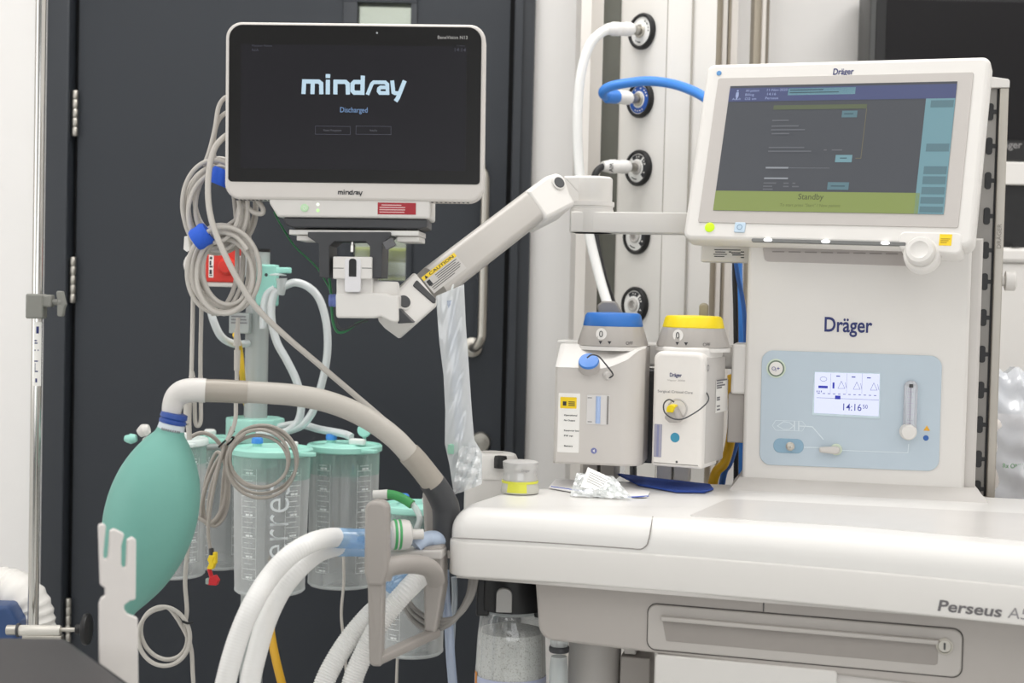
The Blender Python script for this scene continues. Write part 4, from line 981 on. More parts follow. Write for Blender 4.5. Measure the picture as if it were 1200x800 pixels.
# ---- grab handle at the left end
M_han = mat('handle_grey', '#a29c97', .42, scale=20, var=.015)
HY = 1.69; hp = lambda x, y, Y=HY: P(x, y, Y)
hd_ = Fr(P(442, 640, HY), math.radians(8))
hq = lambda *a: [hd_.px(x, y) for x, y in a]
g = G().prism(hd_, rpoly(hq((430, 585), (456, 586), (456, 668), (451, 684), (433, 684), (429, 668)), [.011, .011, .006, .004, .004, .006], 5), -.012, .012, .004)
g.prism(hd_, rpoly(hq((432, 672), (451, 672), (448.5, 779), (434, 779)), [.002, .002, .003, .008]), -.008, .010, .003)
a_ = P(443, 772, 1.69); b_ = P(508, 742, 1.80); g.box(axis_frame(a_, b_-a_), -.008, .008, -.0055, .0055, -.005, (b_-a_).length+.006, .003)
hn = obj('grab_handle', g, M_han, t)
g = G().tube([hp(448, 676, 1.695), hp(453, 666, 1.695), hp(472, 661, 1.71), hp(494, 662, 1.735), hp(506, 668, 1.75), hp(511, 680, 1.765)], .0118, 16, 8)
obj('handle_grip', g, M_han, hn)
g = G(); f2 = Fr(P(500, 690, 1.80), math.radians(8)); 
g.prism(f2, rpoly([f2.px(x, y) for x, y in ((497, 640), (520, 638), (520, 690), (512, 740), (499, 738))], .004), -.01, .03, .003)
obj('handle_bracket', g, M_grey, hn)
g = G(); f2 = Fr(P(507, 640, 1.80), math.radians(8)); g.prism(f2, rpoly([f2.px(x, y) for x, y in ((455, 643), (521, 642), (521, 652), (455, 652))], .002), -.02, .02, .002); obj('handle_rail', g, M_lgrey, hn)
# upright grey post & dark joint carrying the bag arm
f2 = Fr(P(507, 620, 1.86), math.radians(8))
obj('arm_post', G().prism(f2, rpoly([f2.px(x, y) for x, y in ((494, 575), (507, 568), (522, 580), (522, 648), (498, 648))], [.012, .008, .006, .002, .002]), 0, .05, .005), M_grey, t)
M_hose = mat('bag_arm_grey', '#bdb8b0', .42, scale=40)
g = G().tube([P(505, 563, 1.81), P(512, 573, 1.815), P(519, 586, 1.82), P(523, 600, 1.825), P(523, 640, 1.83)], lambda s: .0165+.002*s, 18, 6)
ba = obj('bag_arm_joint', g, M_dgrey, t)
arm_pts = [P(288, 459, 1.76), P(315, 460.5, 1.762), P(345, 463, 1.766), P(378, 469, 1.77), P(410, 480, 1.778), P(438, 495, 1.785), P(462, 513, 1.79), P(481, 533, 1.795)]
obj('bag_arm_tube', G().tube(arm_pts, .0136, 20, 8), M_hose, ba)
obj('arm_cuff', G().tube([P(479, 531, 1.795), P(490, 543, 1.80), P(508, 566, 1.81)], lambda s: .0150+.0005*s, 20, 4), mat('cuff_grey', '#a9a298', .38, .15), ba)
obj('arm_cuff', G().tube([P(239, 457.5, 1.752), P(262, 458, 1.755), P(290, 459.5, 1.76)], .0143, 20, 4), mat('cuff_grey', '#a9a298'), ba)
obj('arm_elbow', G().tube([P(201, 484, 1.75), P(202.5, 474, 1.75), P(207, 464.5, 1.75), P(216, 458.5, 1.75), P(228, 457, 1.75), P(241, 457.5, 1.752)], lambda s: .0115+.0035*min(1, s*1.8), 20, 8), M_white2, ba)
# folded-in hoses under the left end
for i, (dx, r) in enumerate(((0, .0038), (8, .0034), (15, .0032))):
    obj('drain_hose', G().tube([P(553+dx*.4, 672, 1.83), P(548+dx*.3, 700, 1.82), P(530+dx*.2, 728-dx*.3, 1.81), P(505, 738-dx*.9, 1.82), P(486, 728-dx, 1.84), P(475, 712-dx, 1.86)], r, 12, 6), mat('hose_dark_grey', '#8d8a86', .42), t)

# ================================================================== VAPORISERS
def dial(t, o, r, z0, z1, z2, m_cap, ang, f):
    """ribbed grey dial with a coloured cap; o: axis point"""
    ax = Fr((o.x, o.y, 0), f)
    obj('neck', G().lathe(ax, [(r*1.03, z0-.006), (r*1.03, z0-.0005)], 48), M_white, t)
    R = []; n = 96
    for zz, k in ((z0, 1.0), (z0+.003, 1.005), (z1-.002, .865), (z1, .85)):
        R.append([ax.pt(r*k*cos(2*PI*i/n)*(1+(.012 if (i//3) % 2 and zz > z0 else 0)), r*k*sin(2*PI*i/n)*(1+(.012 if (i//3) % 2 and zz > z0 else 0)), zz) for i in range(n)])
    d = obj('dial', G().rings(R), mat('dial_grey', '#b3aea9', .42, scale=30), t)
    obj('dial_cap', G().lathe(ax, [(r*.85, z1), (r*.86, z1+.001), (r*.80, z2-.004), (r*.75, z2-.0008), (r*.66, z2), (.001, z2+.0008)], 64), m_cap, d)
    kk = .93
    def onto(a, b):          # wrap onto the dial's cone; a along, b height
        q = (b-z0)/(z1-z0); rr = r*(1.0-.145*q)*1.012+.0006; th = -PI/2+a/rr
        return ax.pt(rr*cos(th), rr*sin(th), b)
    zc = (z0+z1)/2
    g = G(); th0 = ang
    cx, cz = th0, z0+(z1-z0)*.62
    g.add([onto(cx, cz)]+[onto(cx+.0082*cos(i*PI/12), cz+.0082*sin(i*PI/12)) for i in range(24)], [(0, i+1, (i+1) % 24+1) for i in range(24)])
    bt = obj('dial_button', g, M_white, d)
    def onto2(a, b): p = onto(a, b); c = ax.pt(0, 0, b); return p+(p-c).normalized()*.0006
    g = G(); g.text('0', MC, cx, cz-.0045, .009, wrap=onto2, align='CENTER'); obj('button_print', g, M_ink, bt)
    g = G()
    for dx in (-.0005, .0125): g.add([onto2(cx+dx-.0028, z0+.0075), onto2(cx+dx+.0028, z0+.0075), onto2(cx+dx, z0+.003)], [(0, 1, 2)])
    g.text('OFF', MC, cx+.036, z0+.003, .0045, wrap=onto2)
    obj('dial_print', g, M_ink, d)
    return d
FVL = Fr(P(700, 500, 1.99), math.radians(10)); 
t = thing('vaporiser', 'blue capped vaporiser with a grey front and a small level window', 'vaporiser', P(704, 545, 2.05))
q = lambda x, y, v=0: FVL.px(x, y, v)
bL, bR = q(648.5, 500)[0], q(752, 500)[0]; zb = q(700, 545)[1]; zt = q(700, 406, .02)[1]; zs = q(680, 431)[1]
DEP = .115
# body with a sloped shoulder on the left of its front
g = G(); R = .012
uc = q(716, 432)[0]
poly_front = [(bL, zb), (bR, zb), (bR, zt-.004), (q(757, 411)[0]-.012, zt-.004), (q(735, 424)[0], q(735, 423)[1]), (uc, zs), (bL, zs)]
plan_r = lambda u: 0.0 if u < bR-.022 else .02*(1-math.sqrt(max(0, 1-((u-(bR-.022))/.022)**2)))+0
# grey front shell: plan outline with a big round right corner
plan_o = rpoly([(bL, 0), (bR, 0), (bR, DEP), (bL, DEP)], [.006, .03, .01, .01], 8)
nb = 30
us = [bL+(bR-bL)*i/nb for i in range(nb+1)]
def top_front(u):
    pts_ = [(bL, zs), (uc-.012, zs), (uc, zs+.003), (q(735, 424)[0], q(735, 422)[1]), (q(757, 411)[0]-.010, zt-.003), (bR+.01, zt-.001)]
    for a, b in zip(pts_, pts_[1:]):
        if u <= b[0]: k = (u-a[0])/(b[0]-a[0]+1e-9); return a[1]+(b[1]-a[1])*max(0, k)
    return zt-.001
def vfront(u):
    e = 0
    if u < bL+.006: e = .006-math.sqrt(max(0, .006**2-(bL+.006-u)**2))
    if u > bR-.03: e = .03-math.sqrt(max(0, .03**2-(u-(bR-.03))**2))
    return e
VS = .052                                   # how far the sloped shoulder reaches back
top_pts = [FVL.pt(u, vfront(u), top_front(u)) for u in us]; bot_pts = [FVL.pt(u, vfront(u), zb+.003) for u in us]
bot2 = [FVL.pt(u, vfront(u)+.003, zb) for u in us]
back_t = [FVL.pt(u, max(VS, vfront(u)), zt) for u in us]; back_t2 = [FVL.pt(u, DEP, zt) for u in us]
back_b = [FVL.pt(u, DEP, zb) for u in us]
body = G(); n = nb+1
body.rings([back_b, bot2, bot_pts, top_pts], False, False, False)
body.add([FVL.pt(bR, .03, zb), FVL.pt(bR, DEP, zb), FVL.pt(bR, DEP, zt), FVL.pt(bR, .052, zt), FVL.pt(bR, .03, zt-.001)], [(0, 1, 2, 3, 4)])
body.add([FVL.pt(bL, .006, zb), FVL.pt(bL, DEP, zb), FVL.pt(bL, DEP, zt), FVL.pt(bL, VS, zt), FVL.pt(bL, .006, zs)], [(4, 3, 2, 1, 0)])
body.rings([back_t2, back_b], False, False, False)
bd = obj('body', body, mat('vaporiser_grey', '#cfcac5', .4, 0, scale=20), t, ang=30)
g = G().rings([[p+FVL.w*.0002-FVL.v*.0004 for p in top_pts], [p+FVL.w*.0015+FVL.v*.002 for p in top_pts], [p+FVL.w*.0015 for p in back_t], [p+FVL.w*.0015 for p in back_t2]], False, False, False)
obj('shoulder_cover', g, M_white, t, ang=30)
dc = P(718, 400, 2.06)
z0, z1, z2 = P(718, 406, 2.01).z, P(718, 382.5, 2.02).z, P(718, 366.5, 2.03).z
dial(t, dc, .0505, z0, z1, z2, M_blue, -.017, math.radians(4))
k = P(712, 356, 2.10); f = Fr(k, math.radians(6))
obj('lock_lever', G().prism(f, rpoly([f.px(x, y) for x, y in ((699, 358), (706, 352.5), (722, 353), (732, 371), (703, 371))], [.006, .006, .006, .004, .004]), 0, .02, .003), mat('lever_grey', '#8d8984', .45), t)
# filler
sn = V((0, 0, 1))*.72-FVL.v*.69
c = P(690, 424, 1.985); ax = axis_frame(c, sn)
fl_ = obj('filler_port', G().lathe(ax, [(.0150, -.012), (.0152, -.004), (.0140, .0)], 36), mat('filler_grey', '#b3aeaa', .4), t)
obj('filler_cap', G().lathe(ax, [(.0143, 0), (.0146, .001), (.0135, .0035), (.001, .004)], 36), mat('filler_blue', '#3f7fd0', .4), fl_)
obj('retaining_cord', G().tube([P(688, 419, 1.975), P(694, 415.5, 1.972), P(702, 418, 1.97), P(710, 427, 1.968), P(717, 436, 1.972), P(718, 440, 1.975), P(713, 443, 1.978)], .0011, 8, 8), M_dgrey, fl_)
k = q(710, 440); obj('cord_peg', G().lathe(axis_frame(FVL.pt(k[0], .004, k[1]), -FVL.v+FVL.u*.4), [(.006, 0), (.0062, .006), (.0035, .008), (.0035, .014), (.005, .015), (.001, .016)], 24), mat('peg_grey', '#c3bfbb', .4), bd)
# level window
a = q(687, 497); b = q(715, 463)
wn = obj('level_window', G().prism(FVL, rrect(a[0], a[1], b[0], b[1], .002), -.0012, .004, .0006), mat('window_frame_grey', '#d9d6d4', .3), t)
uu = (a[0]+b[0])/2
obj('level_tube', G().lathe(Fr(FVL.pt(uu, -.0005, 0)), [(.0035, a[1]+.002), (.0035, b[1]-.002)], 16), mat('level_blue', '#a9bfe6', .2), wn)
obj('window_edge', G().box(FVL, b[0]-.004, b[0]-.0015, -.002, .001, a[1]+.001, b[1]-.001, .0003), mat('edge_grey', '#8a8683', .4), wn)
g = G()
for y in (466, 494): kk = q(692, y, -.0016); g.flat(FVL, kk[0]-.004, kk[1]-.0005, kk[0]+.002, kk[1]+.0005, -.0016)
obj('window_print', g, M_greyink, wn)
a = q(653, 529.5); b = q(680, 461)
lb = obj('instruction_label', G().box(FVL, a[0], b[0], -.0006, .001, a[1], b[1], .0002, .001), M_paper, t)
c0 = q(656.5, 478); c1 = q(676, 465.5); obj('agent_sticker', G().box(FVL, c0[0], c1[0], -.0011, 0, c0[1], c1[1], .0002, .001), M_yellow, lb)
g = G()
for s, y in (('Operational', 487), ('No Output', 493), ('Reservoir low', 505), ('Fill up', 511), ('Battery', 523)):
    kk = q(661, y, -.001); g.text(s, FVL, kk[0], kk[1], .0022, -.0010, .0015*len(s)+.002, bold=.02)
kk = q(659.5, 475, -.0014); g.flat(FVL, kk[0], kk[1], kk[0]+.005, kk[1]+.006, -.0014)
for i in range(3): g.flat(FVL, kk[0]+.008, kk[1]+.0024*i, kk[0]+.017, kk[1]+.0012+.0024*i, -.0014)
obj('label_print', g, M_ink, lb)
k = q(696, 528); ax = axis_frame(FVL.pt(k[0], -.0002, k[1]), -FVL.v); obj('round_mark', G().disc(ax, .0042, 0, .0005), mat('mark_violet', '#7a7fb4', .5), t)
kk = q(696, 528, -.0012); obj('mark_symbol', G().poly(FVL, [(kk[0]-.002, kk[1]), (kk[0]+.001, kk[1]+.0022), (kk[0]+.001, kk[1]-.0022)], -.0012), M_paper, t)
k = P(653, 431, 2.02); obj('side_button', G().sphere(Fr(FVL.pt(bL, .035, q(650, 433)[1])), .004, .008, .012), M_white, t)
# the agent-level badge on the neck

FVR = Fr(P(793, 480, 1.985), math.radians(25))
t = thing('vaporiser', 'yellow capped white vaporiser with a blue dot on its front', 'vaporiser', P(812, 545, 2.05))
q = lambda x, y, v=0: FVR.px(x, y, v)
bL, bR = q(764, 480)[0], q(823.5, 480)[0]; zb = q(795, 548)[1]; zt = q(795, 407)[1]
bd = obj('body', G().prism(FVR, rpoly([(bL, zb), (bR, zb), (bR, zt-.006), (bL, zt-.006)], [.003, .003, .012, .012]), 0, .075, .006, .004, 4), mat('vaporiser_white', '#eae6e1', .36), t)
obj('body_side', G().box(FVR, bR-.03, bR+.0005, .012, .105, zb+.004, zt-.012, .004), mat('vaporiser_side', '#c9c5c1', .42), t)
obj('body_top', G().prism(FVR, rrect(bL+.002, .012, bR, .105, .02, 6), zt-.03, zt, .004, plane='uv'), M_white, t)
dc = P(812, 405, 2.045)
z0, z1, z2 = P(812, 407.5, 1.995).z, P(812, 384.5, 2.0).z, P(812, 370, 2.01).z
dial(t, dc, .0515, z0, z1, z2, M_canary, -.025, math.radians(4))
g = G().lathe(axis_frame(P(824, 362, 2.09), (0, -1, 0)), [(.006, 0), (.0065, .01), (.004, .014)], 20)
obj('lock_lever', G().prism(Fr(P(825, 362, 2.09), .1), rrect(-.0068, -.014, .0068, .009, .006), 0, .014, .003), mat('lever_olive', '#9d9684', .45), t)
k = q(785, 441); wd = q(799, 441)[0]-k[0]; obj('brand_lettering', G().text('Dräger', FVR, k[0], k[1], .0052, -.0006, wd, bold=.02), M_navy, bd)
g = G(); k = q(782, 446); g.text('Vapor 3000', FVR, k[0], k[1], .0024, -.0006, q(803, 446)[0]-k[0]); k = q(771, 458); obj('model_lettering', g, mat('pale_ink', '#b4b0ad', .6), bd)
obj('department_lettering', G().text('Surgical Critical Care', FVR, k[0], k[1]-.0015, .0034, -.0006, q(812, 458)[0]-k[0]), M_greyink, bd)
ax = axis_frame(FVR.pt(*(lambda k: (k[0], .0, k[1]))(q(794, 479))), -FVR.v)
fl_ = obj('filler_recess', G().lathe(ax, [(.0145, -.004), (.0150, .0006), (.0135, .0014), (.012, -.0002), (.001, -.0008)], 36), mat('recess_pale', '#c5c1be', .45), t)
kk = q(791, 489, 0)
f = Fr(FVR.pt(*(lambda k: (k[0], 0, k[1]))(q(792, 484))), axes=(FVR.u, FVR.v, FVR.w))
obj('filler_spout', G().prism(f, rpoly([(-.013, -.007), (-.006, -.0125), (.008, -.0125), (.0125, -.006), (.003, .012), (-.006, .011)], [.005, .006, .006, .005, .004, .004]), -.016, .002, .005), mat('spout_grey', '#b0aba7', .42), fl_)
obj('filler_key', G().prism(f, rpoly([(-.0085, .002), (.0015, .002), (.005, .0125), (-.002, .0135), (-.007, .010)], [.002, .002, .002, .003, .003]), -.0195, -.004, .0015), M_canary, fl_)
vv = -.021; W_ = lambda x, y, v_: FVR.pt(*(lambda k: (k[0], v_, k[1]))(q(x, y, v_)))
obj('retaining_cord', G().tube([W_(790, 471, -.021), W_(784, 468, -.024), W_(778, 473, -.027), W_(779, 483, -.027), W_(788, 490, -.027), W_(799, 491, -.025), W_(810, 486, -.022), W_(822, 478, -.012), W_(829.5, 470, -.002), W_(830, 464, .010), W_(826.5, 458, .018)], .0010, 8, 8), M_dgrey, fl_)
k = q(791, 512.5); ax = axis_frame(FVR.pt(k[0], 0, k[1]), -FVR.v); obj('blue_dot', G().lathe(ax, [(.0001, .0006), (.0066, .0006), (.0068, 0)], 32), mat('dot_teal_blue', '#3c93b3', .5), bd)
a = q(766.5, 535); b = q(776, 497)
wn = obj('level_window', G().prism(FVR, rrect(a[0]-.0005, a[1], b[0], b[1], .001), -.0008, .003, .0003), mat('window_grey', '#a7a6b6', .2), t)
obj('level_strip', G().box(FVR, a[0]+.0035, a[0]+.0065, -.0014, .001, a[1]+.001, b[1]-.001, .0002), mat('strip_violet', '#8d8fb0', .2), wn)
k = q(793, 541); obj('screw', G().disc(axis_frame(FVR.pt(k[0], 0, k[1]), -FVR.v), .0016, 0, .0005), M_dgrey, bd)
SFc = Fr(FVR.pt(bR+.0008, 0, 0), axes=(FVR.v, -FVR.u, FVR.w))
def sq(x, y): return SFc.px(x, y)
a = sq(838, 484); b = sq(853, 444); a2 = min(a[0], b[0]); 
lb = obj('side_label', G().flat(SFc, a[0], a[1], b[0], b[1], -.0003), M_paper, t)
g = G()
for i, (y, L) in enumerate(((446, 1), (449, .6), (452, .8), (454.5, .5), (466, .3), (468.5, .3), (476, .3), (480, .3))): kk = sq(839.5, y); g.flat(SFc, kk[0], kk[1]-.0011, kk[0]+(b[0]-a[0])*.85*L, kk[1]+.0011, -.0008)
obj('label_print', g, M_greyink, lb)
k = sq(829.5, 431); f = Fr(SFc.pt(k[0], -.0006, k[1]), axes=(SFc.u, SFc.v, SFc.w)); g = G().stroke(f, [(.004*cos(i*PI/8), .004*sin(i*PI/8)) for i in range(16)], .0012, 0, True); obj('side_symbol', g, M_greyink, bd)

# cables and hoses behind the vaporisers
def cable(name, label, cat, pts, r, m, group=None, n=10, sm=8, **k): return single(name, G().tube(pts, r, n, sm, **k), m, label, cat, group)
cable('cable', 'black cable running down between yellow capped vaporiser and machine column', 'cable', [P(862, 285, 2.22), P(861, 320, 2.22), P(862, 360, 2.22), P(862.5, 402, 2.22), P(863, 470, 2.22), P(862, 640, 2.22)], .0042, M_khose)
cable('cable', 'thin blue cable hanging behind the rating plate of the display', 'cable', [P(861, 300, 2.19), P(865, 325, 2.19), P(870, 350, 2.19), P(873, 380, 2.19), P(874, 450, 2.2), P(874, 640, 2.2)], .0035, mat('blue_cable', '#3468b4', .4))
cable('gas_hose', 'yellow hose end showing below the yellow capped vaporiser', 'hose', [P(829, 600, 2.17), P(838, 556, 2.16), P(850, 540, 2.16), P(858, 500, 2.17), P(858, 440, 2.2)], .0075, mat('yellow_hose', '#d9a916', .4), n=14)
cable('gas_hose', 'dark blue hose end beside the yellow hose end', 'hose', [P(842, 600, 2.2), P(848, 556, 2.19), P(856, 540, 2.19), P(866, 500, 2.2), P(866, 440, 2.22)], .005, mat('navy_hose', '#2c5fae', .4), n=14)

# ================================================================== SMALL ARTICLES ON THE WORKTOP
# clear round pot with a yellow-green base
c = Pz(609, 583, ZT); c = P(609, 582, 1.93); pf = Fr((c.x, 1.945, ZT+.0012)); r = .026
pot = thing('sensor_pot', 'small round pot with clear lid and yellow-green base on the worktop corner', 'pot', pf.o)
obj('base', G().lathe(pf, [(r*.99, 0), (r*1.02, .002), (r*.98, .008), (r*.93, .0165), (r*.90, .0165)], 40), mat('pot_base_grey', '#c9c8bd', .4), pot)
g = G()
g.lathe(pf, [(r*.965, .0135), (r*.97, .0165), (r*.93, .0168)], 40, False, False)
g.lathe(pf, [(r*1.025, .002), (r*.985, .0082), (r*.955, .0136)], 14, False, False, -2.3, -1.2); obj('yellow_band', g, mat('pot_yellow', '#dfe04e', .4), pot)
M_pot = clear('pot_plastic', white=.55, whitecol='#dedbd9', gloss=.12, edge=.3)
obj('lid', G().lathe(pf, [(r*.9, .0168), (r*.92, .020), (r*.84, .026), (r*.92, .036), (r*.93, .042), (r*.86, .043), (.001, .0435)], 40), M_pot, pot)
k = pf.o-V((-.002, r*.95, -.031)); g = G().text('Dräger', Fr(k), 0, 0, .0036, 0, .011); obj('lid_lettering', g, M_greyink, pot)
# white rounded apparatus with black knob behind the worktop corner
AFR = Fr(P(570, 560, 2.065), math.radians(12))
t = thing('white_apparatus', 'white rounded box with a black knob standing behind the clear pot', 'apparatus', P(575, 570, 2.08))
a = AFR.px(541, 585); b = AFR.px(606, 549)
obj('body', G().prism(Fr((AFR.o.x, AFR.o.y, 0), math.radians(12)), rrect(a[0], -.012, b[0], .09, .03, 8), .7905, P(575, 546, 2.06).z, .002, .008, 4, plane='uv'), M_white2, t)
c = P(581, 545, 2.07)
z0, z1 = P(581, 552, 2.07).z, P(581, 531, 2.07).z
obj('turret', G().lathe(Fr((c.x, c.y+.01, 0)), [(.032, z0-.01), (.032, z1-.008), (.029, z1-.002), (.024, z1), (.001, z1+.0005)], 40), M_white, t)
obj('turret_recess', G().lathe(Fr((c.x-.006, c.y+.01, 0)), [(.016, z1+.0003), (.016, z1+.0012), (.001, z1+.0013)], 32), M_lgrey, t)
kc = P(586.5, 540, 2.03); obj('knob', G().lathe(Fr((kc.x, 2.045, 0)), [(.0095, z1-.018), (.0095, z1-.004), (.0085, z1-.001), (.001, z1)], 28), M_black, t)
# paper strip and crumpled clear wrapper
q = [Pz(643, 573, ZT), Pz(651, 563, ZT), Pz(700, 566, ZT), Pz(762, 578, ZT), Pz(758, 584, ZT), Pz(700, 583, ZT)]
pa = single('peel_pouch', G().prism(W0, [(a.x, a.y) for a in q], ZT+.0015, ZT+.0028, 0, plane='uv'), mat('pouch_paper', '#f1efee', .5), 'flat white peel pouch with blue edge lying under the crumpled wrapper', 'packet')
g = G(); 
for p0, p1 in (((646, 570), (688, 576)), ((735, 582.5), (760, 581))):
    a, b = Pz(*p0, ZT+.003), Pz(*p1, ZT+.003); g.tube([a, (a+b)/2, b], .0009, 6, 1)
obj('blue_edge', g, mat('pouch_blue', '#5c70c4', .5), pa)
BASE_W = P(705, 575, 1.93)
WF = Fr(P(705, 582, 1.94), math.radians(5))
def crumple(f, outline, n, amp, seed, nu=16, nv=12, th=.01):
    rnd = random.Random(seed); ph = [(rnd.uniform(8, 26), rnd.uniform(8, 26), rnd.uniform(0, 6), rnd.uniform(.3, 1)) for _ in range(n)]
    def F_(s, q):
        a, b, c, d = [V(x) for x in outline]
        p = (a*(1-s)+b*s)*(1-q)+(d*(1-s)+c*s)*q
        k = sum(h*abs(sin(u*s+w*q+o)) for u, w, o, h in ph)/n
        return p+f.v*(-amp*k)+f.w*(amp*.4*k)
    return G().grid(F_, nu, nv)
W3 = lambda x, y, Y: P(x, y, Y)
g = crumple(WF, [W3(668, 582, 1.92), W3(742, 586, 1.90), W3(719, 559, 1.94), W3(676, 555, 1.955)], 5, .012, 3)
wr = single('wrapper', g, M_film, 'crumpled clear plastic wrapper on the worktop in front of the grey vaporiser', 'packet', ang=15)
g = crumple(WF, [W3(680, 571, 1.925), W3(731, 581, 1.91), W3(716, 560, 1.935), W3(689, 547.5, 1.94)], 3, .004, 5)
obj('printed_flap', g, mat('flap_paper', '#f4f3f0', .5), wr, ang=15)
g = G(); fl0, fl1, fl2 = W3(689, 551, 1.93), W3(712, 562, 1.925), W3(684, 566, 1.915)
for i in range(5):
    a = fl0+(fl2-fl0)*(.1+.17*i)+V((.003, -.006, 0)); b = a+(fl1-fl0)*(.9-.06*i); g.tube([a, (a+b)/2, b], .00035, 4, 1)
obj('flap_print', g, M_greyink, wr)
# blue cloth / pad
q = [Pz(722, 557, ZT), Pz(760, 562, ZT), Pz(832, 570, ZT), Pz(836, 575, ZT), Pz(826, 578.5, ZT), Pz(792, 578, ZT), Pz(748, 570, ZT)]
single('blue_cloth', G().prism(W0, rpoly([(a.x, a.y) for a in q], .002), ZT+.0012, ZT+.0042, .001, .001, 3, plane='uv'), mat('blue_cloth', '#2b4a9b', .8, bump=.6, scale=300, var=.15), 'folded dark blue cloth lying below the yellow capped vaporiser', 'cloth')

# ================================================================== PLASTIC SLEEVE HANGING FROM THE ARM
SLF = Fr(P(530, 450, 1.885), math.radians(4))
t = thing('breathing_filter_package', 'clear sleeve with a pale blue tube hanging from the monitor arm', 'package', P(545, 578, 1.885))
L_ = [(511, 347), (515, 400), (520, 440), (522, 480), (521.5, 520), (527, 545), (531, 572)]
R_ = [(544, 333), (546, 380), (549, 420), (551, 450), (553, 480), (556, 515), (565, 530), (565, 566)]
def edge(L, s):
    n = len(L)-1; k = min(int(s*n), n-1); f = s*n-k; return SLF.px(L[k][0]+(L[k+1][0]-L[k][0])*f, L[k][1]+(L[k+1][1]-L[k][1])*f)
rs = random.Random(4)
def sleeve(sg):
    def F_(a, b):
        l = edge(L_, b); r = edge(R_, b); e = sin(PI*a)**.7*.0105*(.35+.65*sin(PI*min(1, b*1.02)))
        wr_ = .0022*sin(a*9+b*31)*sin(PI*a)+ (.004*sin(a*14+b*40)*sin(PI*a) if b > .78 else 0)
        return SLF.pt(l[0]+(r[0]-l[0])*a, sg*(e+wr_)-.002, l[1]+(r[1]-l[1])*a)
    return F_
M_sleeve = clear('sleeve_film', white=.5, gloss=.12, whitecol='#eef0f2', edge=.35)
obj('sleeve_front', G().grid(sleeve(-1), 14, 60), M_sleeve, t, ang=60)
obj('sleeve_back', G().grid(sleeve(1), 10, 40), M_sleeve, t, ang=60)
sp = [SLF.pt(*(lambda k: (k[0], -.001, k[1]))(SLF.px(x, y))) for x, y in ((528, 352), (531, 400), (535, 440), (537, 480), (538, 515))]
obj('blue_tube', G().tube(sp, .0055, 16, 6, rib=.02, period=.005), clear('pale_blue_tube', '#dfe6f2', .45, .1, '#cfdaec', edge=.3), t)
k = SLF.px(531, 524); obj('green_cap', G().lathe(Fr(SLF.pt(k[0], -.002, k[1]-.008)), [(.007, 0), (.0075, .004), (.0075, .012), (.005, .014)], 20), mat('mint_cap', '#8fbfa8', .4), t)
def bag2(a, b):
    l = SLF.px(524+8*b, 540+37*b-14*b*0); p0 = SLF.px(537, 512); 
    A = [SLF.px(540, 520), SLF.px(563, 524), SLF.px(565, 566), SLF.px(531, 579)]
    x = [A[i][0] for i in range(4)]; y = [A[i][1] for i in range(4)]
    u = (x[0]*(1-a)+x[1]*a)*(1-b)+(x[3]*(1-a)+x[2]*a)*b; w = (y[0]*(1-a)+y[1]*a)*(1-b)+(y[3]*(1-a)+y[2]*a)*b
    return SLF.pt(u, -.010-.008*abs(sin(a*7+b*5))*sin(PI*a)-.006*abs(sin(a*3-b*11))*sin(PI*b), w)
obj('crumpled_end', G().grid(bag2, 18, 18), clear('crumpled_film', white=.55, gloss=.2, whitecol='#eceef0', edge=.3, rough=.15), t, ang=15)
obj('sleeve_hook', G().tube([SLF.pt(SLF.px(528, 350)[0], 0, SLF.px(528, 352)[1]), P(529, 342, 1.90), P(531, 334, 1.94)], .0015, 8, 4), M_clear2, t)

# ================================================================== BREATHING BAG
A = P(203.5, 489, 1.75); B = P(150, 719, 1.745); ax = axis_frame(A, B-A); L = (B-A).length; px_ = 1.75/F
prof = [(0, 12.5), (.03, 14), (.045, 15), (.07, 16.5), (.085, 18), (.12, 25), (.17, 33), (.23, 40.5), (.30, 47), (.38, 51.5), (.46, 53.5), (.54, 53.5), (.62, 51), (.70, 46.5), (.78, 39.5), (.85, 31.5), (.91, 22), (.95, 15), (.98, 9.5), (1, 7)]
t = thing('breathing_bag', 'teal rubber breathing bag hanging from the white elbow of the grey arm', 'breathing bag', P(160, 720, 1.75))
sp = spline([(a, b, 0) for a, b in prof], 4)
R = []; nb = 48; rb = random.Random(2)
for p in sp:
    a, b = p.x, p.y
    R.append([ax.pt(b*px_*cos(2*PI*k/nb)*(1+.004*sin(k*2*PI/nb*7)*min(1, a*3)), b*px_*sin(2*PI*k/nb)*(1+.004*sin(k*2*PI/nb*7)), a*L) for k in range(nb)])
M_bag = mat('bag_teal', '#73aea2', .5, scale=40, var=.05, bump=.08, sub=.05)
bag = obj('bag', G().rings(R), M_bag, t, ang=70)
pr2 = lambda a, b, r0, r1: [(r0*px_-.0004, a*L), (r0*px_, a*L+.0006), (r1*px_, b*L-.0006), (r1*px_-.0004, b*L)]
obj('blue_ring', G().lathe(ax, [(12.5*px_, -.006), (15.5*px_, -.005), (16*px_, .0), (14.5*px_, .002), (16*px_, .004), (15.5*px_, .0075), (13.5*px_, .008)], 40), mat('ring_blue', '#2c4f9e', .4), t)
obj('neck_collar', G().lathe(ax, [(13*px_, .0075), (15*px_, .008), (15.8*px_, .014), (16.5*px_, .0215), (17.6*px_, .0222), (17*px_, .0235)], 40), mat('collar_grey_blue', '#d3dce3', .5), t)
f = Fr(A, axes=(1, 0, 0) and (V((1, 0, 0)), V((0, 1, 0)), V((0, 0, 1))))
def wn(a, b): r = 16.6*px_; th = -PI/2+a/r; return ax.pt(r*1.0*cos(th)*1, 0, 0)
g = G()
cdir = (CAM-A).normalized(); cdir = (cdir-ax.w*cdir.dot(ax.w)).normalized(); cx = ax.w.cross(cdir)*-1
if cx.x < 0: cx = -cx
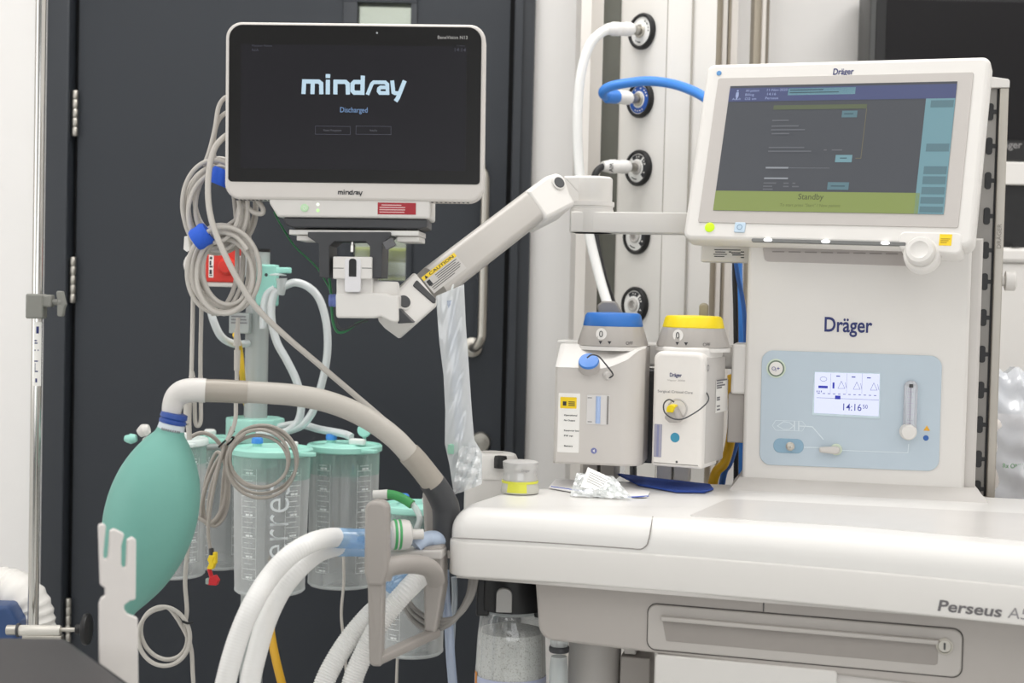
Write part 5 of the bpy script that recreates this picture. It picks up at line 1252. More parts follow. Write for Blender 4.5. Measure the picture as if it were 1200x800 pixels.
for i in range(9):
    th = -.7+.165*i; r = 16.45*px_
    d = cdir*cos(th)+cx*sin(th); d2 = cdir*cos(th+.1)+cx*sin(th+.1)
    g.add([A+d*r+ax.w*.0135, A+d2*r+ax.w*.0135, A+d2*r+ax.w*.0165, A+d*r+ax.w*.0165], [(0, 1, 2, 3)])
obj('collar_print', g, M_greyink, t)

# ================================================================== SUCTION CANISTER STAND
PY = 2.52; pc = P(301, 400, PY); z0, z1 = 0, P(303, 292, PY).z
M_post = mat('post_grey', '#aeb3b2', .4, .2); 
t = thing('suction_stand', 'grey upright post with teal collar carrying the clear suction canisters', 'stand', (pc.x, pc.y, 0))
ST = t
r = 13.5*PY/F
def lean(px, py): return P(px, py, PY)
obj('post', G().lathe(Fr((pc.x, PY, 0)), [(r, .04), (r, z1-.001)], 36), M_post, t)
obj('post_cap', G().lathe(Fr((pc.x, PY, 0)), [(r+.0006, z1-.005), (r+.0008, z1+.0005), (.001, z1+.001)], 36), M_black, t)
obj('foot_plate', G().lathe(Fr((pc.x, PY, 0)), [(.24, 0), (.24, .03), (.2, .04), (r, .05)], 48), M_grey, t)
co = Fr((P(299, 500, PY).x, PY, 0), math.radians(20)); zc0, zc1 = P(300, 517, PY).z, P(300, 489, PY).z
M_tealcl = mat('collar_teal', '#a9dfd2', .4)
obj('collar', G().prism(co, rpoly([(.052*cos(PI/8+i*PI/4), .052*sin(PI/8+i*PI/4)) for i in range(8)], .004), zc0, zc1, .003, .003, plane='uv'), M_tealcl, t)
obj('collar_lower', G().prism(co, rpoly([(.040*cos(PI/8+i*PI/4), .040*sin(PI/8+i*PI/4)) for i in range(8)], .004), zc0-.045, zc0+.001, .003, .003, plane='uv'), M_tealcl, t)
f = Fr(P(311, 333, PY-.03), math.radians(4)); a = f.px(299, 358); b = f.px(323, 310)
obj('hook_block', G().box(f, a[0], b[0], 0, .03, a[1], b[1], .003), M_teal, t)
k = f.px(312, 322); obj('block_hole', G().disc(axis_frame(f.pt(k[0], .0004, k[1]), -f.v), .003, 0, .0006), M_dgrey, t)
f = Fr(P(280, 378, PY-.04), math.radians(2)); a = f.px(268, 390.5); b = f.px(292, 367)
cl_ = obj('clamp_plate', G().box(f, a[0], b[0], 0, .05, a[1], b[1], .002), M_post, t)
g = G()
for i in range(3): y = b[1]-.006-.0055*i; g.flat(f, a[0]+.004, y-.0012, b[0]-.006+.0015*i, y+.0012, -.0008)
obj('plate_print', g, M_greyink, cl_)
# canisters ---------------------------------------------------------
M_can = clear('canister_plastic', '#fafbfb', .15, .10, '#eceeee', edge=.85)
M_liner = clear('liner_plastic', '#fafbfb', .22, .08, '#e4e7e8', edge=.4, rough=.2)
M_lid = mat('lid_teal', '#a6e0d2', .38, var=.02); M_lidc = clear('lid_teal_clear', '#bdeade', .6, .1, '#a6e0d2', edge=.3)
M_mark = mat('scale_white', '#eef2f2', .5)
def canister(label, px, ylid, ybot, Y, rt, rb, ang=0, word=False, liner=.8, cap='blue', lidm=None):
    c = P(px, ylid, Y); zt = c.z; cb = P(px, ybot, Y); zb = cb.z; rt *= Y/F; rb *= Y/F
    t = thing('suction_canister', label, 'canister', (c.x, Y, zb), 'clear suction canisters on the stand')
    ax = Fr((c.x, Y, 0), ang); zz = zt-.012
    rad = lambda z: rb+(rt*.93-rb)*(z-zb)/(zz-zb)
    body = G().lathe(ax, [(rb-.010, zb), (rb-.003, zb+.0015), (rb, zb+.006), (rt*.93, zz), (rt*.98, zz+.001), (rt*.98, zz+.004)], 56, True, False)
    obj('canister_body', body, M_can, t)
    obj('base_rim', G().lathe(ax, [(rb-.004, zb+.003), (rb+.0004, zb+.0045), (rb+.0006, zb+.0075), (rb-.002, zb+.008)], 56, False, False), clear(f'rim_{label[:6]}', white=.5, edge=.4), t)
    rl = random.Random(label); lr = liner
    Rr = []
    for j in range(15):
        z = zb+.012+(zz-zb-.012)*j/14; q = []
        for k in range(48):
            a = 2*PI*k/48; fold = 1+.05*sin(a*5+j*.5)*(1-j/14)+.03*sin(a*9-j*.9)
            q.append(ax.pt(rad(z)*lr*fold*cos(a), rad(z)*lr*fold*sin(a), z+(.006*sin(a*4) if j == 0 else 0)))
        Rr.append(q)
    obj('liner', G().rings(Rr, True, False), M_liner, t)
    lm = lidm or M_lid
    lid = obj('lid', G().lathe(ax, [(rt*.95, zt-.012), (rt*1.0, zt-.010), (rt*1.0, zt-.002), (rt*.97, zt), (rt*.93, zt+.0005), (rt*.90, zt-.003), (rt*.55, zt-.001), (rt*.5, zt+.002), (.001, zt+.002)], 56), lm, t)
    obj('lid_skirt', G().lathe(ax, [(rt*.93, zt-.05), (rt*.94, zt-.012)], 56, False, False), clear(f'skirt_{label[:6]}', '#eef7f4', .08, .05, '#a6e0d2', edge=.25), lid)
    th = -.6
    tab = ax.pt(rt*1.0*cos(th), rt*sin(th), zt-.006)
    obj('lid_tab', G().prism(Fr(tab, ang), rrect(-.008, -.006, .022, .008, .005), -.003, .003, .001, plane='uv'), lm, lid)
    pp = ax.pt(-rt*.35, -rt*.1, zt+.001)
    obj('port', G().lathe(Fr(pp), [(.008, 0), (.008, .012), (.006, .012)], 24), lm, lid)
    if cap == 'blue': obj('port_cap', G().lathe(Fr(pp), [(.0095, .006), (.0095, .013), (.007, .016), (.001, .0165)], 24), mat('cap_blue', '#3f8de0', .38), lid)
    else: obj('port_cap', G().lathe(Fr(pp), [(.011, .004), (.011, .012), (.008, .015), (.001, .0155)], 24), mat('cap_white', '#eceeec', .38), lid)
    p2 = ax.pt(rt*.45, -rt*.2, zt+.001); obj('side_port', G().box(Fr(p2, ang), -.014, .014, -.007, .007, 0, .011, .003), mat('cap_white', '#eceeec'), lid)
    # graduations wrapped on the wall
    fa = math.atan2(-Y, -c.x)        # angle towards the camera
    def onw(a, z, e=.0007): return ax.pt(0, 0, 0)+(ax.u*0)+V((cos(a)*(rad(z)+e), sin(a)*(rad(z)+e), z))
    g = G()
    def dash(a0, a1, z, h):
        n = 5
        for k in range(n):
            p, q = a0+(a1-a0)*k/n, a0+(a1-a0)*(k+1)/n
            g.add([onw(p, z), onw(q, z), onw(q, z+h), onw(p, z+h)], [(0, 1, 2, 3)])
    nz = 22
    for s in (-.62, .62):
      g = G()
      for i in range(nz):
        z = zb+.03+(zz-zb-.05)*i/(nz-1); big = i % 2 == 0
        dash(fa+s-(.22 if big else .16), fa+s+(.20 if big else .12), z, .0007)
        if big and i % 4 == 0: dash(fa+s-.10, fa+s+.02, z+.0022, .0032); dash(fa+s+.04, fa+s+.12, z+.0022, .0032)
      for s2 in (s-.24, s+.22):
        for k in range(10):
            z = zb+.03+(zz-zb-.05)*k/10; g.add([onw(fa+s2, z), onw(fa+s2+.008, z), onw(fa+s2+.008, z+(zz-zb)/11), onw(fa+s2, z+(zz-zb)/11)], [(0, 1, 2, 3)])
      obj('scale_print', g, M_mark, t)
    if word:
        s0 = px
        def wr(a, b): return onw(fa+a/rb, zb+b, .0010)
        g = G().text('serres', Fr((0, 0, 0)), .028, .043, .046, 0, .145, wrap=wr, rot=PI/2, bold=-.008)
        obj('brand_lettering', g, mat('word_white', '#e2e8ea', .5), t)
    return t
canister('clear suction canister with a blue cap standing tallest behind the grey cable loop', 319, 524, 693, 2.36, 48, 41, 0, True)
canister('clear suction canister with teal lid between the lettered canister and the handle', 404, 520, 685, 2.46, 44, 40, .3)
canister('clear suction canister half hidden by the teal breathing bag', 206, 513, 674, 2.42, 38, 36, .5, cap='white', lidm=mat('lid_milk', '#dfe9e6', .4))
canister('clear suction canister deep behind the hanging cable bundle', 260, 513, 663, 2.62, 38, 35, .1, cap='white')
canister('low clear suction canister with teal lid behind the grey grab handle', 486, 590, 765, 2.28, 40, 37, -.2)
for x, y, Y, rt in ((319, 524, 2.36, 48), (404, 520, 2.46, 44), (206, 513, 2.42, 38), (260, 513, 2.62, 38)):
    e = P(x, y+13, Y); s = V((pc.x, PY, e.z)); d = e-s; L_ = d.length-rt*Y/F-.0005
    obj('holder_arm', G().tube([s, s+d.normalized()*L_*.5, s+d.normalized()*L_], .006, 12, 1), M_post, ST)
# teal valves on stalks and small caps
cable('stopper', 'small teal stopper sticking out behind the breathing bag', 'stopper', [P(146, 513, 2.4), P(152, 514, 2.4), P(160, 513, 2.4)], lambda s: .009*(1-abs(s-.6)*.9), M_teal, n=16)
cable('stopper', 'round white stopper above the small teal one behind the breathing bag', 'stopper', [P(163, 508, 2.4), P(169, 504, 2.4), P(175, 502, 2.4)], lambda s: .011*(1-abs(s-.5)*.7), M_white2, n=16)
g = G(); f = axis_frame(P(427, 504, 2.44), (0, -1, .3)); g.disc(f, .012, -.003, .003, .001); g.tube([P(427, 511, 2.44), P(427, 520, 2.45)], .003, 8, 1)
single('stopper', g, M_teal, 'teal disc stopper on the rim of the second canister', 'stopper')
# suction tubing with Y connector
M_tub = clear('suction_tube', '#eaf1f2', .62, .12, '#eceff0', edge=.3)
t = thing('suction_tubing', 'translucent white suction tubing hooked over the teal block by a Y connector', 'tubing', P(325, 340, 2.46))
TY = 2.46; tp_ = lambda *a: [P(x, y, TY-(.01 if len(a) else 0)) for x, y in a]
obj('tube', G().tube(tp_((333, 335), (346, 331), (361, 336), (374, 350), (382, 376), (384, 405), (381, 432), (374, 460), (366, 483), (354, 498), (340, 504)), .0068, 14), M_tub, t)
obj('tube', G().tube(tp_((326, 340), (321, 346), (318, 360), (319, 380), (325, 402), (336, 422), (347, 445), (353, 470), (350, 492), (337, 505), (318, 508), (300, 507)), .0068, 14), M_tub, t)
obj('tube', G().tube([P(x, y, 2.48) for x, y in ((322, 338), (313, 345), (309, 360), (308, 385))], .0064, 14), M_tub, t)
obj('y_connector', G().tube([P(330, 326, TY-.012), P(330, 336, TY-.012), P(329, 345, TY-.01)], lambda s: .0095-.003*s, 16, 4), M_clear2, t)
obj('connector_flange', G().lathe(Fr(P(326, 323, TY-.012)), [(.014, 0), (.0145, .002), (.006, .004)], 24), M_clear2, t)
obj('teal_cap', G().prism(Fr(P(329, 320, TY-.012), .2), rpoly([(-.008, -.007), (.007, -.007), (.019, -.004), (.019, .003), (.007, .007), (-.008, .007)], .003), 0, .010, .002, plane='uv'), M_teal, t)
cable('suction_hose', 'translucent tube running from the teal collar to the second canister lid', 'tubing', [P(300, 507, 2.50), P(345, 497, 2.50), P(375, 503, 2.47), P(402, 508, 2.45), P(412, 512, 2.44)], .0066, M_tub, n=14)
cable('suction_hose', 'white tube curling below the red box and behind the post', 'tubing', [P(246, 360, 2.42), P(251, 378, 2.42), P(260, 395, 2.43), P(275, 403, 2.46), P(290, 402, 2.5)], .0066, M_tub, n=14)
# red box with white sticker and the white disc beside it
f = Fr(P(258, 311, 2.445), math.radians(3)); t = thing('red_module', 'red box with a white sticker behind the lower coil of grey cable', 'box', f.o-V((0, 0, .03)))
a = f.px(240, 330); b = f.px(277, 291)
M_red = mat('red_plastic', '#d33226', .35)
obj('body', G().box(f, a[0], b[0], 0, .05, a[1], b[1], .003), M_red, t); obj('post_clamp', G().box(f, b[0]-.012, b[0]+.030, .012, .052, a[1]+.01, b[1]-.012, .003), M_post, t)
obj('base', G().box(f, a[0]+.001, b[0]-.002, .003, .05, a[1]-.008, a[1]-.0002, .002), M_white2, t)
k = f.px(266, 312); obj('dial', G().lathe(axis_frame(f.pt(k[0], 0, k[1]), -f.v), [(.016, 0), (.014, .008), (.010, .012), (.001, .0125)], 28), M_red, t)
c0 = f.px(244.5, 325); c1 = f.px(250.5, 299); stk = obj('sticker', G().box(f, c0[0], c1[0], -.0008, .001, c0[1], c1[1], .0003), M_paper, t)
g = G(); h = c1[1]-c0[1]
for i, (y0, y1, x1) in enumerate(((.82, .93, .6), (.55, .75, .4), (.45, .52, .7), (.15, .35, .55), (.07, .11, .7))): g.flat(f, c0[0]+.0015, c0[1]+h*y0, c0[0]+.0015+(c1[0]-c0[0]-.003)*x1/.7, c0[1]+h*y1, -.0012)
obj('sticker_print', g, M_ink, stk)
g = G(); f = axis_frame(P(231, 310, 2.455), (.1, -1, 0)); g.disc(f, .023, -.004, .003, .0015); d = single('cable_reel_disc', g, M_white, 'white disc hanging beside the red box', 'disc')
f = Fr(P(222, 284, 1.945), .3); tagg = G().prism(f, [f.px(*p) for p in ((216, 277), (229, 274), (231, 287), (219, 295), (215, 292))], 0, .001, 0)
f3 = Fr(P(236, 300, 1.98), .1)
cable('suction_hose', 'yellow cable running down beside the grey post', 'cable', [P(276, 392, 2.4), P(281, 410, 2.45), P(284, 440, 2.46), P(287, 468, 2.53), P(294, 486, 2.565), P(298, 500, 2.58)], .0052, mat('yellow_cable', '#d8b22a', .45), n=12)
cable('gas_hose', 'yellow hose curving down from behind the front white breathing tubes', 'hose', [P(314, 690, 2.25), P(315, 715, 2.24), P(318, 745, 2.22), P(325, 780, 2.2), P(338, 830, 2.18)], .0068, mat('mustard_hose', '#c99a1c', .45), n=14)

# ================================================================== MONITOR CABLES
def loop(cx, cy, rx, ry, Y, turns, a0=0, jit=2, seed=0, tilt=0, dY=.012):
    rnd = random.Random(seed); o = []; n = int(turns*14)
    for i in range(n+1):
        a = a0+2*PI*i/14; q = 1+.13*sin(i*.21+seed*1.7)+.04*sin(i*.83+seed); x = rx*q*cos(a); y = ry*q*sin(a)
        o.append(P(cx+x*cos(tilt)-y*sin(tilt)+jit*sin(i*.37+seed), cy+x*sin(tilt)+y*cos(tilt)+jit*cos(i*.29+seed*2), Y+dY*sin(i*.33+seed)-.004*i/14))
    return o
CG = 'grey cables looped at the left of the monitor'; r_ = .0036
def cbl(label, pts, r=.0031, grp=CG, m=None): return cable('monitoring_cable', label, 'cable', pts, r, m or M_cable, grp)
top3 = [(264, 114), (264, 133), (264, 160)]
cbl('grey cable leaving the topmost port of the dark monitor and looping in the upper coil', [P(272, 112, 1.90), P(263, 115, 1.90), P(256, 126, 1.90), P(252, 150, 1.90), P(246, 175, 1.90), P(240, 192, 1.905)]+loop(252, 243, 33, 48, 1.91, 3.6, -1.9, 3, 1)+[P(300, 300, 1.92)][:0])
cbl('grey cable leaving the second port of the dark monitor into the upper coil', [P(272, 130, 1.905), P(262, 134, 1.905), P(254, 146, 1.905), P(250, 170, 1.905), P(253, 190, 1.91)]+loop(256, 238, 29, 44, 1.925, 3.1, -1.4, 3, 2))
lc = cbl('longest grey cable slanting from the monitor down to the clear sleeve', [P(272, 156, 1.89), P(262, 161, 1.885), P(251, 175, 1.88), P(245, 200, 1.875), P(244, 232, 1.87), P(249, 262, 1.865), P(262, 295, 1.86), P(280, 330, 1.86), P(302, 362, 1.865), P(335, 394, 1.88), P(375, 428, 1.90), P(415, 462, 1.92), P(450, 492, 1.94), P(480, 520, 1.96), P(505, 552, 1.98), P(515, 590, 2.0)], .0040)
CBL3 = cbl('grey cable winding through the lower coil around the red box', [P(287, 235, 1.93), P(284, 250, 1.92), P(270, 262, 1.915), P(250, 275, 1.91)]+loop(262, 318, 37, 48, 1.90, 4.3, -2.4, 4, 3))
obj('paper_tag', tagg, M_paper, CBL3, label='white paper tag')
cbl('grey cable forming the innermost ring of the lower coil', loop(264, 318, 32, 42, 1.915, 3.0, -2.2, 3, 5))
cbl('grey cable in the upper coil passing behind the monitor edge', [P(286, 190, 1.94), P(270, 194, 1.93)]+loop(260, 245, 36, 50, 1.935, 1.7, -1.6, 4, 7))
for i, x in enumerate((277, 284, 291)):
    cbl(['grey cable hanging straight down just beside the monitor corner', 'grey cable hanging under the monitor corner into the lower coil', 'grey cable hanging furthest in under the monitor corner'][i], [P(x-8, 205, 1.945), P(x-3, 230, 1.94), P(x, 262, 1.94), P(x+1, 300, 1.935), P(x-2, 335, 1.93), P(x-16, 362, 1.925), P(x-30, 368, 1.92)])
cbl('short grey cable loop showing below the vents of the monitor', [P(281, 232, 1.90), P(288, 241, 1.895), P(298, 249, 1.89), P(307, 250, 1.89), P(308, 244, 1.89), P(301, 234, 1.895), P(295, 228, 1.90)], .0034)
# two cables hanging to the elbow with their connectors
def lead(label, pts, con):
    t = thing('sensor_lead', label, 'cable', pts[-1], 'thin grey sensor leads')
    obj('cable', G().tube(pts, .0029, 10, 8), M_cable, t)
    for a, b, r0, r1 in con: obj('connector', G().tube([a, (a+b)/2, b], lambda s: r0+(r1-r0)*s, 14, 2), mat('connector_grey', '#c4bfb8', .42), t)
lead('thin grey lead hanging down left to the grey plug under the white elbow', [P(217, 236, 1.93), P(222, 275, 1.93), P(226, 310, 1.93), P(226, 360, 1.93), P(225, 410, 1.93), P(224, 445, 1.93), P(222, 480, 1.93), P(222, 515, 1.93)], [(P(225, 435, 1.93), P(225, 442, 1.93), .003, .0045), (P(220, 470, 1.93), P(219.5, 496, 1.93), .0058, .0052), (P(221, 498, 1.93), P(222, 515, 1.93), .004, .0032)])
lead('thin grey lead hanging straight down behind the gap in the white elbow', [P(231, 268, 1.94), P(235, 310, 1.94), P(236, 360, 1.94), P(235, 410, 1.94), P(235, 450, 1.94), P(235.5, 480, 1.94), P(235, 494, 1.94), P(232, 499, 1.94), P(229, 494, 1.94), P(228, 470, 1.94)], [(P(235, 440, 1.94), P(235, 466, 1.94), .0032, .0036)])
lead('grey lead with a plug below the red box, passing behind the grey arm', [P(279, 372, 1.95), P(278, 400, 1.95), P(277.5, 440, 1.95), P(276.5, 470, 1.95), P(276, 490, 1.95), P(272, 505, 1.95), P(266, 516, 1.95)], [(P(278, 385, 1.95), P(278, 405, 1.95), .0035, .0055), (P(278, 410, 1.95), P(277.5, 434, 1.95), .0045, .0040)])
# velcro ties
def tie(label, x, y, Y, rot, w=.010, r=.011, m=None):
    g = G(); f = axis_frame(P(x, y, Y), V((cos(rot), 0, sin(rot)))); 
    g.lathe(f, [(r, -w), (r*1.15, -w*.6), (r*1.1, 0), (r*1.18, w*.6), (r, w)], 20)
    return single('cable_tie', g, m or mat('tie_blue', '#2c62d8', .7, bump=.5, scale=200), label, 'cable tie', 'blue ties round the grey cables')
tie('blue tie on the upper coil against the monitor edge', 258, 207, 1.895, 1.2, .011, .0115)
tie('blue tie where the upper and lower cable coils meet', 236, 277, 1.885, .6, .0115, .0135)
# lower cable loop with a black tie, bundle behind it
Mc2 = mat('cable_warm_grey', '#a8a199', .45)
cbl('thin grey cable coiled in a ring in front of the lettered canister', [P(272, 500, 1.97), P(268, 512, 1.97)]+loop(305, 540, 38, 37, 1.97, 4.1, -2.5, 2.2, 4, 0, .006), .0024, 'thin cables near the canisters', Mc2)
cbl('thin grey cable in a bundle hanging left of the lettered canister', [P(268, 516, 1.97)]+[P(x, y, 1.98+.004*i) for i, (x, y) in enumerate(((258, 540), (248, 570), (244, 600), (250, 616), (262, 606), (268, 580), (264, 545), (254, 530), (242, 560), (238, 596), (246, 614), (258, 600), (262, 560), (266, 524)))], .0027, 'thin cables near the canisters', Mc2)
cbl('thin grey cable curving over from the white elbow plug into the hanging bundle', [P(223, 512, 1.95), P(236, 507, 1.96), P(250, 512, 1.97), P(262, 528, 1.98), P(266, 556, 1.985), P(262, 590, 1.99), P(248, 612, 1.99), P(232, 606, 1.99)], .0029, 'thin cables near the canisters', Mc2)
cbl('thin grey cable ending in the yellow and red clips', [P(264, 520, 1.96), P(256, 548, 1.96), P(248, 585, 1.96), P(244, 620, 1.96), P(246, 640, 1.96), P(248, 648, 1.96)], .0025, 'thin cables near the canisters', Mc2)
cbl('second thin cable of the hanging bundle, closest to the breathing bag', [P(266, 522, 1.99), P(250, 548, 1.99), P(240, 575, 1.99), P(236, 600, 1.995), P(243, 614, 2.0), P(256, 610, 2.0), P(265, 588, 2.0), P(268, 560, 2.0), P(262, 535, 2.0)], .0027, 'thin cables near the canisters', Mc2)
single('cable_tie', G().tube([P(256, 524, 1.955), P(262, 518, 1.955), P(267, 514, 1.955), P(274, 512, 1.955), P(270, 518, 1.958), P(266, 521, 1.955)], .0013, 8, 6).tube([P(267, 514, 1.955), P(272, 508, 1.952), P(275, 505, 1.95)], .0008, 6, 3), M_black, 'thin black wire tie gathering the cable ring and hanging bundle', 'cable tie')
# electrode clips
t = thing('electrode_clip', 'yellow clip on the thin cable beside the breathing bag', 'clip', P(248, 662, 1.96)); f = Fr(P(248, 658, 1.96), .3)
M_yc = mat('clip_yellow', '#f0cf1c', .4)
obj('clip_body', G().prism(f, rpoly([(-.006, -.010), (.003, -.010), (.006, -.003), (.003, .001), (.007, .009), (-.002, .010), (-.005, .003), (-.002, -.002)], .0015), -.004, .004, .001), M_yc, t)
obj('clip_lever', G().box(f.at(.006, 0, .006), -.003, .002, -.003, .003, -.008, .008, .001), M_yc, t)
obj('cable_boot', G().tube([P(247.5, 642, 1.96), P(248, 650, 1.96)], .0035, 10, 1), M_dgrey, t)
t = thing('electrode_clip', 'red clip hanging below the yellow one', 'clip', P(250, 684, 1.96)); f = Fr(P(250, 680, 1.96), .2)
M_rc = mat('clip_red', '#c8202a', .4)
obj('clip_body', G().prism(f, rpoly([(-.008, -.006), (.006, -.006), (.009, .001), (.004, .008), (-.004, .006)], .0015), -.004, .004, .001), M_rc, t)
obj('clip_pad', G().box(f.at(-.007, 0, -.001), -.003, .002, -.0045, .003, -.004, .004, .001), mat('clip_grey', '#9aa8a2', .4), t)
obj('cable_boot', G().tube([P(245, 666, 1.96), P(248, 676, 1.96)], .003, 10, 1), M_rc, t)
cbl('thin grey cable hanging from the bag elbow and coiled near the floor', [P(222, 600, 1.86), P(220, 640, 1.86), P(217, 680, 1.86), P(219, 715, 1.86)]+loop(192, 744, 30, 31, 1.86, 1.9, -.4, 2, 6, 0, .004)+[P(222, 752, 1.86), P(226, 790, 1.86), P(228, 830, 1.86)], .0028, 'thin cables near the canisters', M_cable)
single('cable_tie', G().tube([P(214, 728, 1.85), P(220, 730, 1.848), P(226, 729, 1.85)], .0017, 8, 3), M_black, 'black wire tie on the coil near the floor', 'cable tie')
cbl('thin pale cable hanging in front of the second canister', [P(402, 640, 2.3), P(403, 680, 2.3), P(400, 720, 2.3), P(404, 760, 2.3), P(408, 830, 2.3)], .0024, 'thin cables near the canisters', M_cable)
cbl('thin pale cable hanging below the low canister', [P(466, 765, 2.25), P(465, 790, 2.25), P(464, 830, 2.25)], .0024, 'thin cables near the canisters', M_cable)
# earth wire
M_green = mat('earth_green', '#2f7a4c', .45)
cable('earth_wire', 'thin green wire sagging from the monitor base to the arm', 'wire', [P(321, 248, 1.95), P(330, 265, 1.95), P(345, 288, 1.95), P(362, 304, 1.95), P(374, 317, 1.945), P(386, 338, 1.94), P(391, 352, 1.935)], .0013, M_green)
cable('earth_wire', 'green and dark wires looping under the white swivel of the arm', 'wire', [P(386, 326, 1.94), P(388, 345, 1.935), P(389, 365, 1.93), P(391, 380, 1.93), P(396, 389, 1.93), P(405, 388, 1.93), P(417, 380, 1.93), P(430, 375, 1.93)], .0019, M_green)
cable('data_cable', 'dark cable under the white swivel of the arm', 'wire', [P(394, 360, 1.925), P(394, 378, 1.925), P(402, 386, 1.925), P(415, 381, 1.925), P(432, 374, 1.925)], .0016, M_dgrey)
single('connector_plug', G().lathe(axis_frame(P(394, 352, 1.905), (-1, 0, 0)), [(.0085, -.002), (.0088, .004), (.0078, .005), (.0086, .007), (.0078, .0095), (.004, .010)], 24), mat('plug_violet', '#6f7fc0', .45), 'blue violet plug on the side of the white swivel', 'plug')

# ================================================================== BREATHING TUBES
M_bt = clear('breathing_tube_plastic', '#f6f6f4', .82, .07, '#f8f7f5', edge=.15, rough=.25)
M_cuff = clear('blue_cuff_plastic', '#dcecfa', .34, .12, '#a2ccf3', edge=.25)
def btube(label, pts, r, cuff=None, rib=.012, nc=0):
    t = thing('breathing_tube', label, 'tube', pts[-1], 'white corrugated breathing tubes')
    obj('tube', G().tube(pts, r, 22, 8, rib=rib, period=.0035), M_bt, t)
    if cuff: obj('cuff', G().tube(cuff, r*1.04, 22, 5), M_cuff, t)
    return t
p = lambda x, y, Y=1.62: P(x, y, Y)
btube('white breathing tube with blue cuff, outermost of the front pair', [p(402, 630, 1.735), p(385, 630, 1.71), p(362, 637, 1.66), p(338, 652, 1.64), p(316, 676, 1.63), p(296, 708, 1.61), p(280, 745, 1.6), p(268, 785, 1.59), p(258, 830, 1.58)], .0118, [p(432, 631, 1.745), p(415, 631, 1.74), p(394, 630, 1.725)])
btube('white breathing tube with blue cuff, inner one of the front pair', [p(404, 639, 1.77), p(390, 641, 1.75), p(370, 649, 1.72), p(348, 668, 1.68), p(328, 694, 1.67), p(312, 728, 1.66), p(301, 765, 1.65), p(293, 800, 1.64), p(290, 835, 1.63)], .0120, [p(435, 641, 1.78), p(418, 640, 1.775), p(396, 640, 1.76)])
btube('white corrugated tube of the rear pair passing left behind the handle', [p(471, 690, 1.838), p(464, 697, 1.825), p(452, 705, 1.81), p(432, 722, 1.78), p(412, 745, 1.77), p(394, 772, 1.76), p(380, 800, 1.75), p(370, 835, 1.74)], .0125, None, .05)
btube('white corrugated tube of the rear pair with blue cuff through the handle', [p(500, 668, 1.835), p(493, 675, 1.795), p(478, 690, 1.77), p(462, 708, 1.765), p(444, 732, 1.76), p(428, 762, 1.755), p(414, 795, 1.75), p(405, 835, 1.745)], .0125, None, .05)
single('tube_cuff', G().tube([P(455, 690, 1.79), P(464, 680, 1.79), P(474, 674, 1.795)], .0135, 20, 3), M_cuff, 'translucent blue cuff behind the grip of the grey handle', 'cuff')
cable('drain_tube', 'thick clear tube hanging below the worktop corner', 'tubing', [P(521, 668, 1.86), P(522, 700, 1.86), P(526, 735, 1.86), P(528, 770, 1.86), P(533, 830, 1.86)], .0062, clear('clear_blue_tube', '#dfe8f4', .45, .12, '#c9d5ea', edge=.35), n=14)
cable('drain_tube', 'thinner clear tube hanging close under the worktop corner', 'tubing', [P(532, 676, 1.9), P(533, 700, 1.9), P(531, 730, 1.9), P(529, 765, 1.9)], .004, clear('clear_grey_tube', '#dfe4e8', .35, .12, '#cfd6dc', edge=.35), n=12)
# round filter, its connectors
t = thing('breathing_filter', 'round white filter with green bands between the blue cuff and the machine', 'filter', P(472, 640, 1.80))
ax = axis_frame(P(472, 626, 1.78), (1, .25, 0)); 
obj('housing', G().lathe(ax, [(.006, -.0165), (.017, -.014), (.0185, -.011), (.0188, .002), (.0175, .008), (.012, .011), (.006, .012)], 36), M_white2, t)
for a in (-.0118, -.0062): obj('green_band', G().lathe(ax, [(.0186, a), (.0191, a+.0006), (.0191, a+.0028), (.0186, a+.0034)], 36), mat('band_green', '#4aa866', .4), t)
obj('inlet', G().lathe(ax, [(.0095, -.032), (.0095, -.014)], 28), clear('inlet_blue', '#d8e6f2', .4, .12), t)
obj('outlet', G().lathe(ax, [(.0065, .011), (.0065, .026)], 28), M_white2, t)
obj('pale_blue_elbow', G().tube([P(487, 640, 1.795), P(494, 634, 1.80), P(503, 631, 1.81), P(513, 632, 1.815), P(521, 634, 1.83)], lambda s: .009+.0025*s, 20, 6), mat('pale_blue_plastic', '#bccbe0', .4), t)
t = thing('sampling_line', 'sampling line with a green boot above the low canister', 'tubing', P(460, 583, 1.95))
pts = [P(441, 579, 1.93), P(456, 579, 1.93), P(468, 582, 1.93), P(480, 588, 1.925), P(488, 597, 1.92), P(492, 608, 1.91), P(488, 620, 1.90)]
obj('line', G().tube(pts, .0042, 12, 8), M_clear2, t)
obj('green_boot', G().tube([P(453, 579, 1.93), P(462, 580, 1.93), P(472, 584, 1.928), P(483, 591, 1.923)], .0064, 14, 5), mat('boot_green', '#46a35c', .4), t)
obj('white_connector', G().tube([P(437, 579, 1.93), P(447, 579, 1.93), P(454, 579, 1.93)], lambda s: .0055+.0015*s, 14, 2), M_white, t)

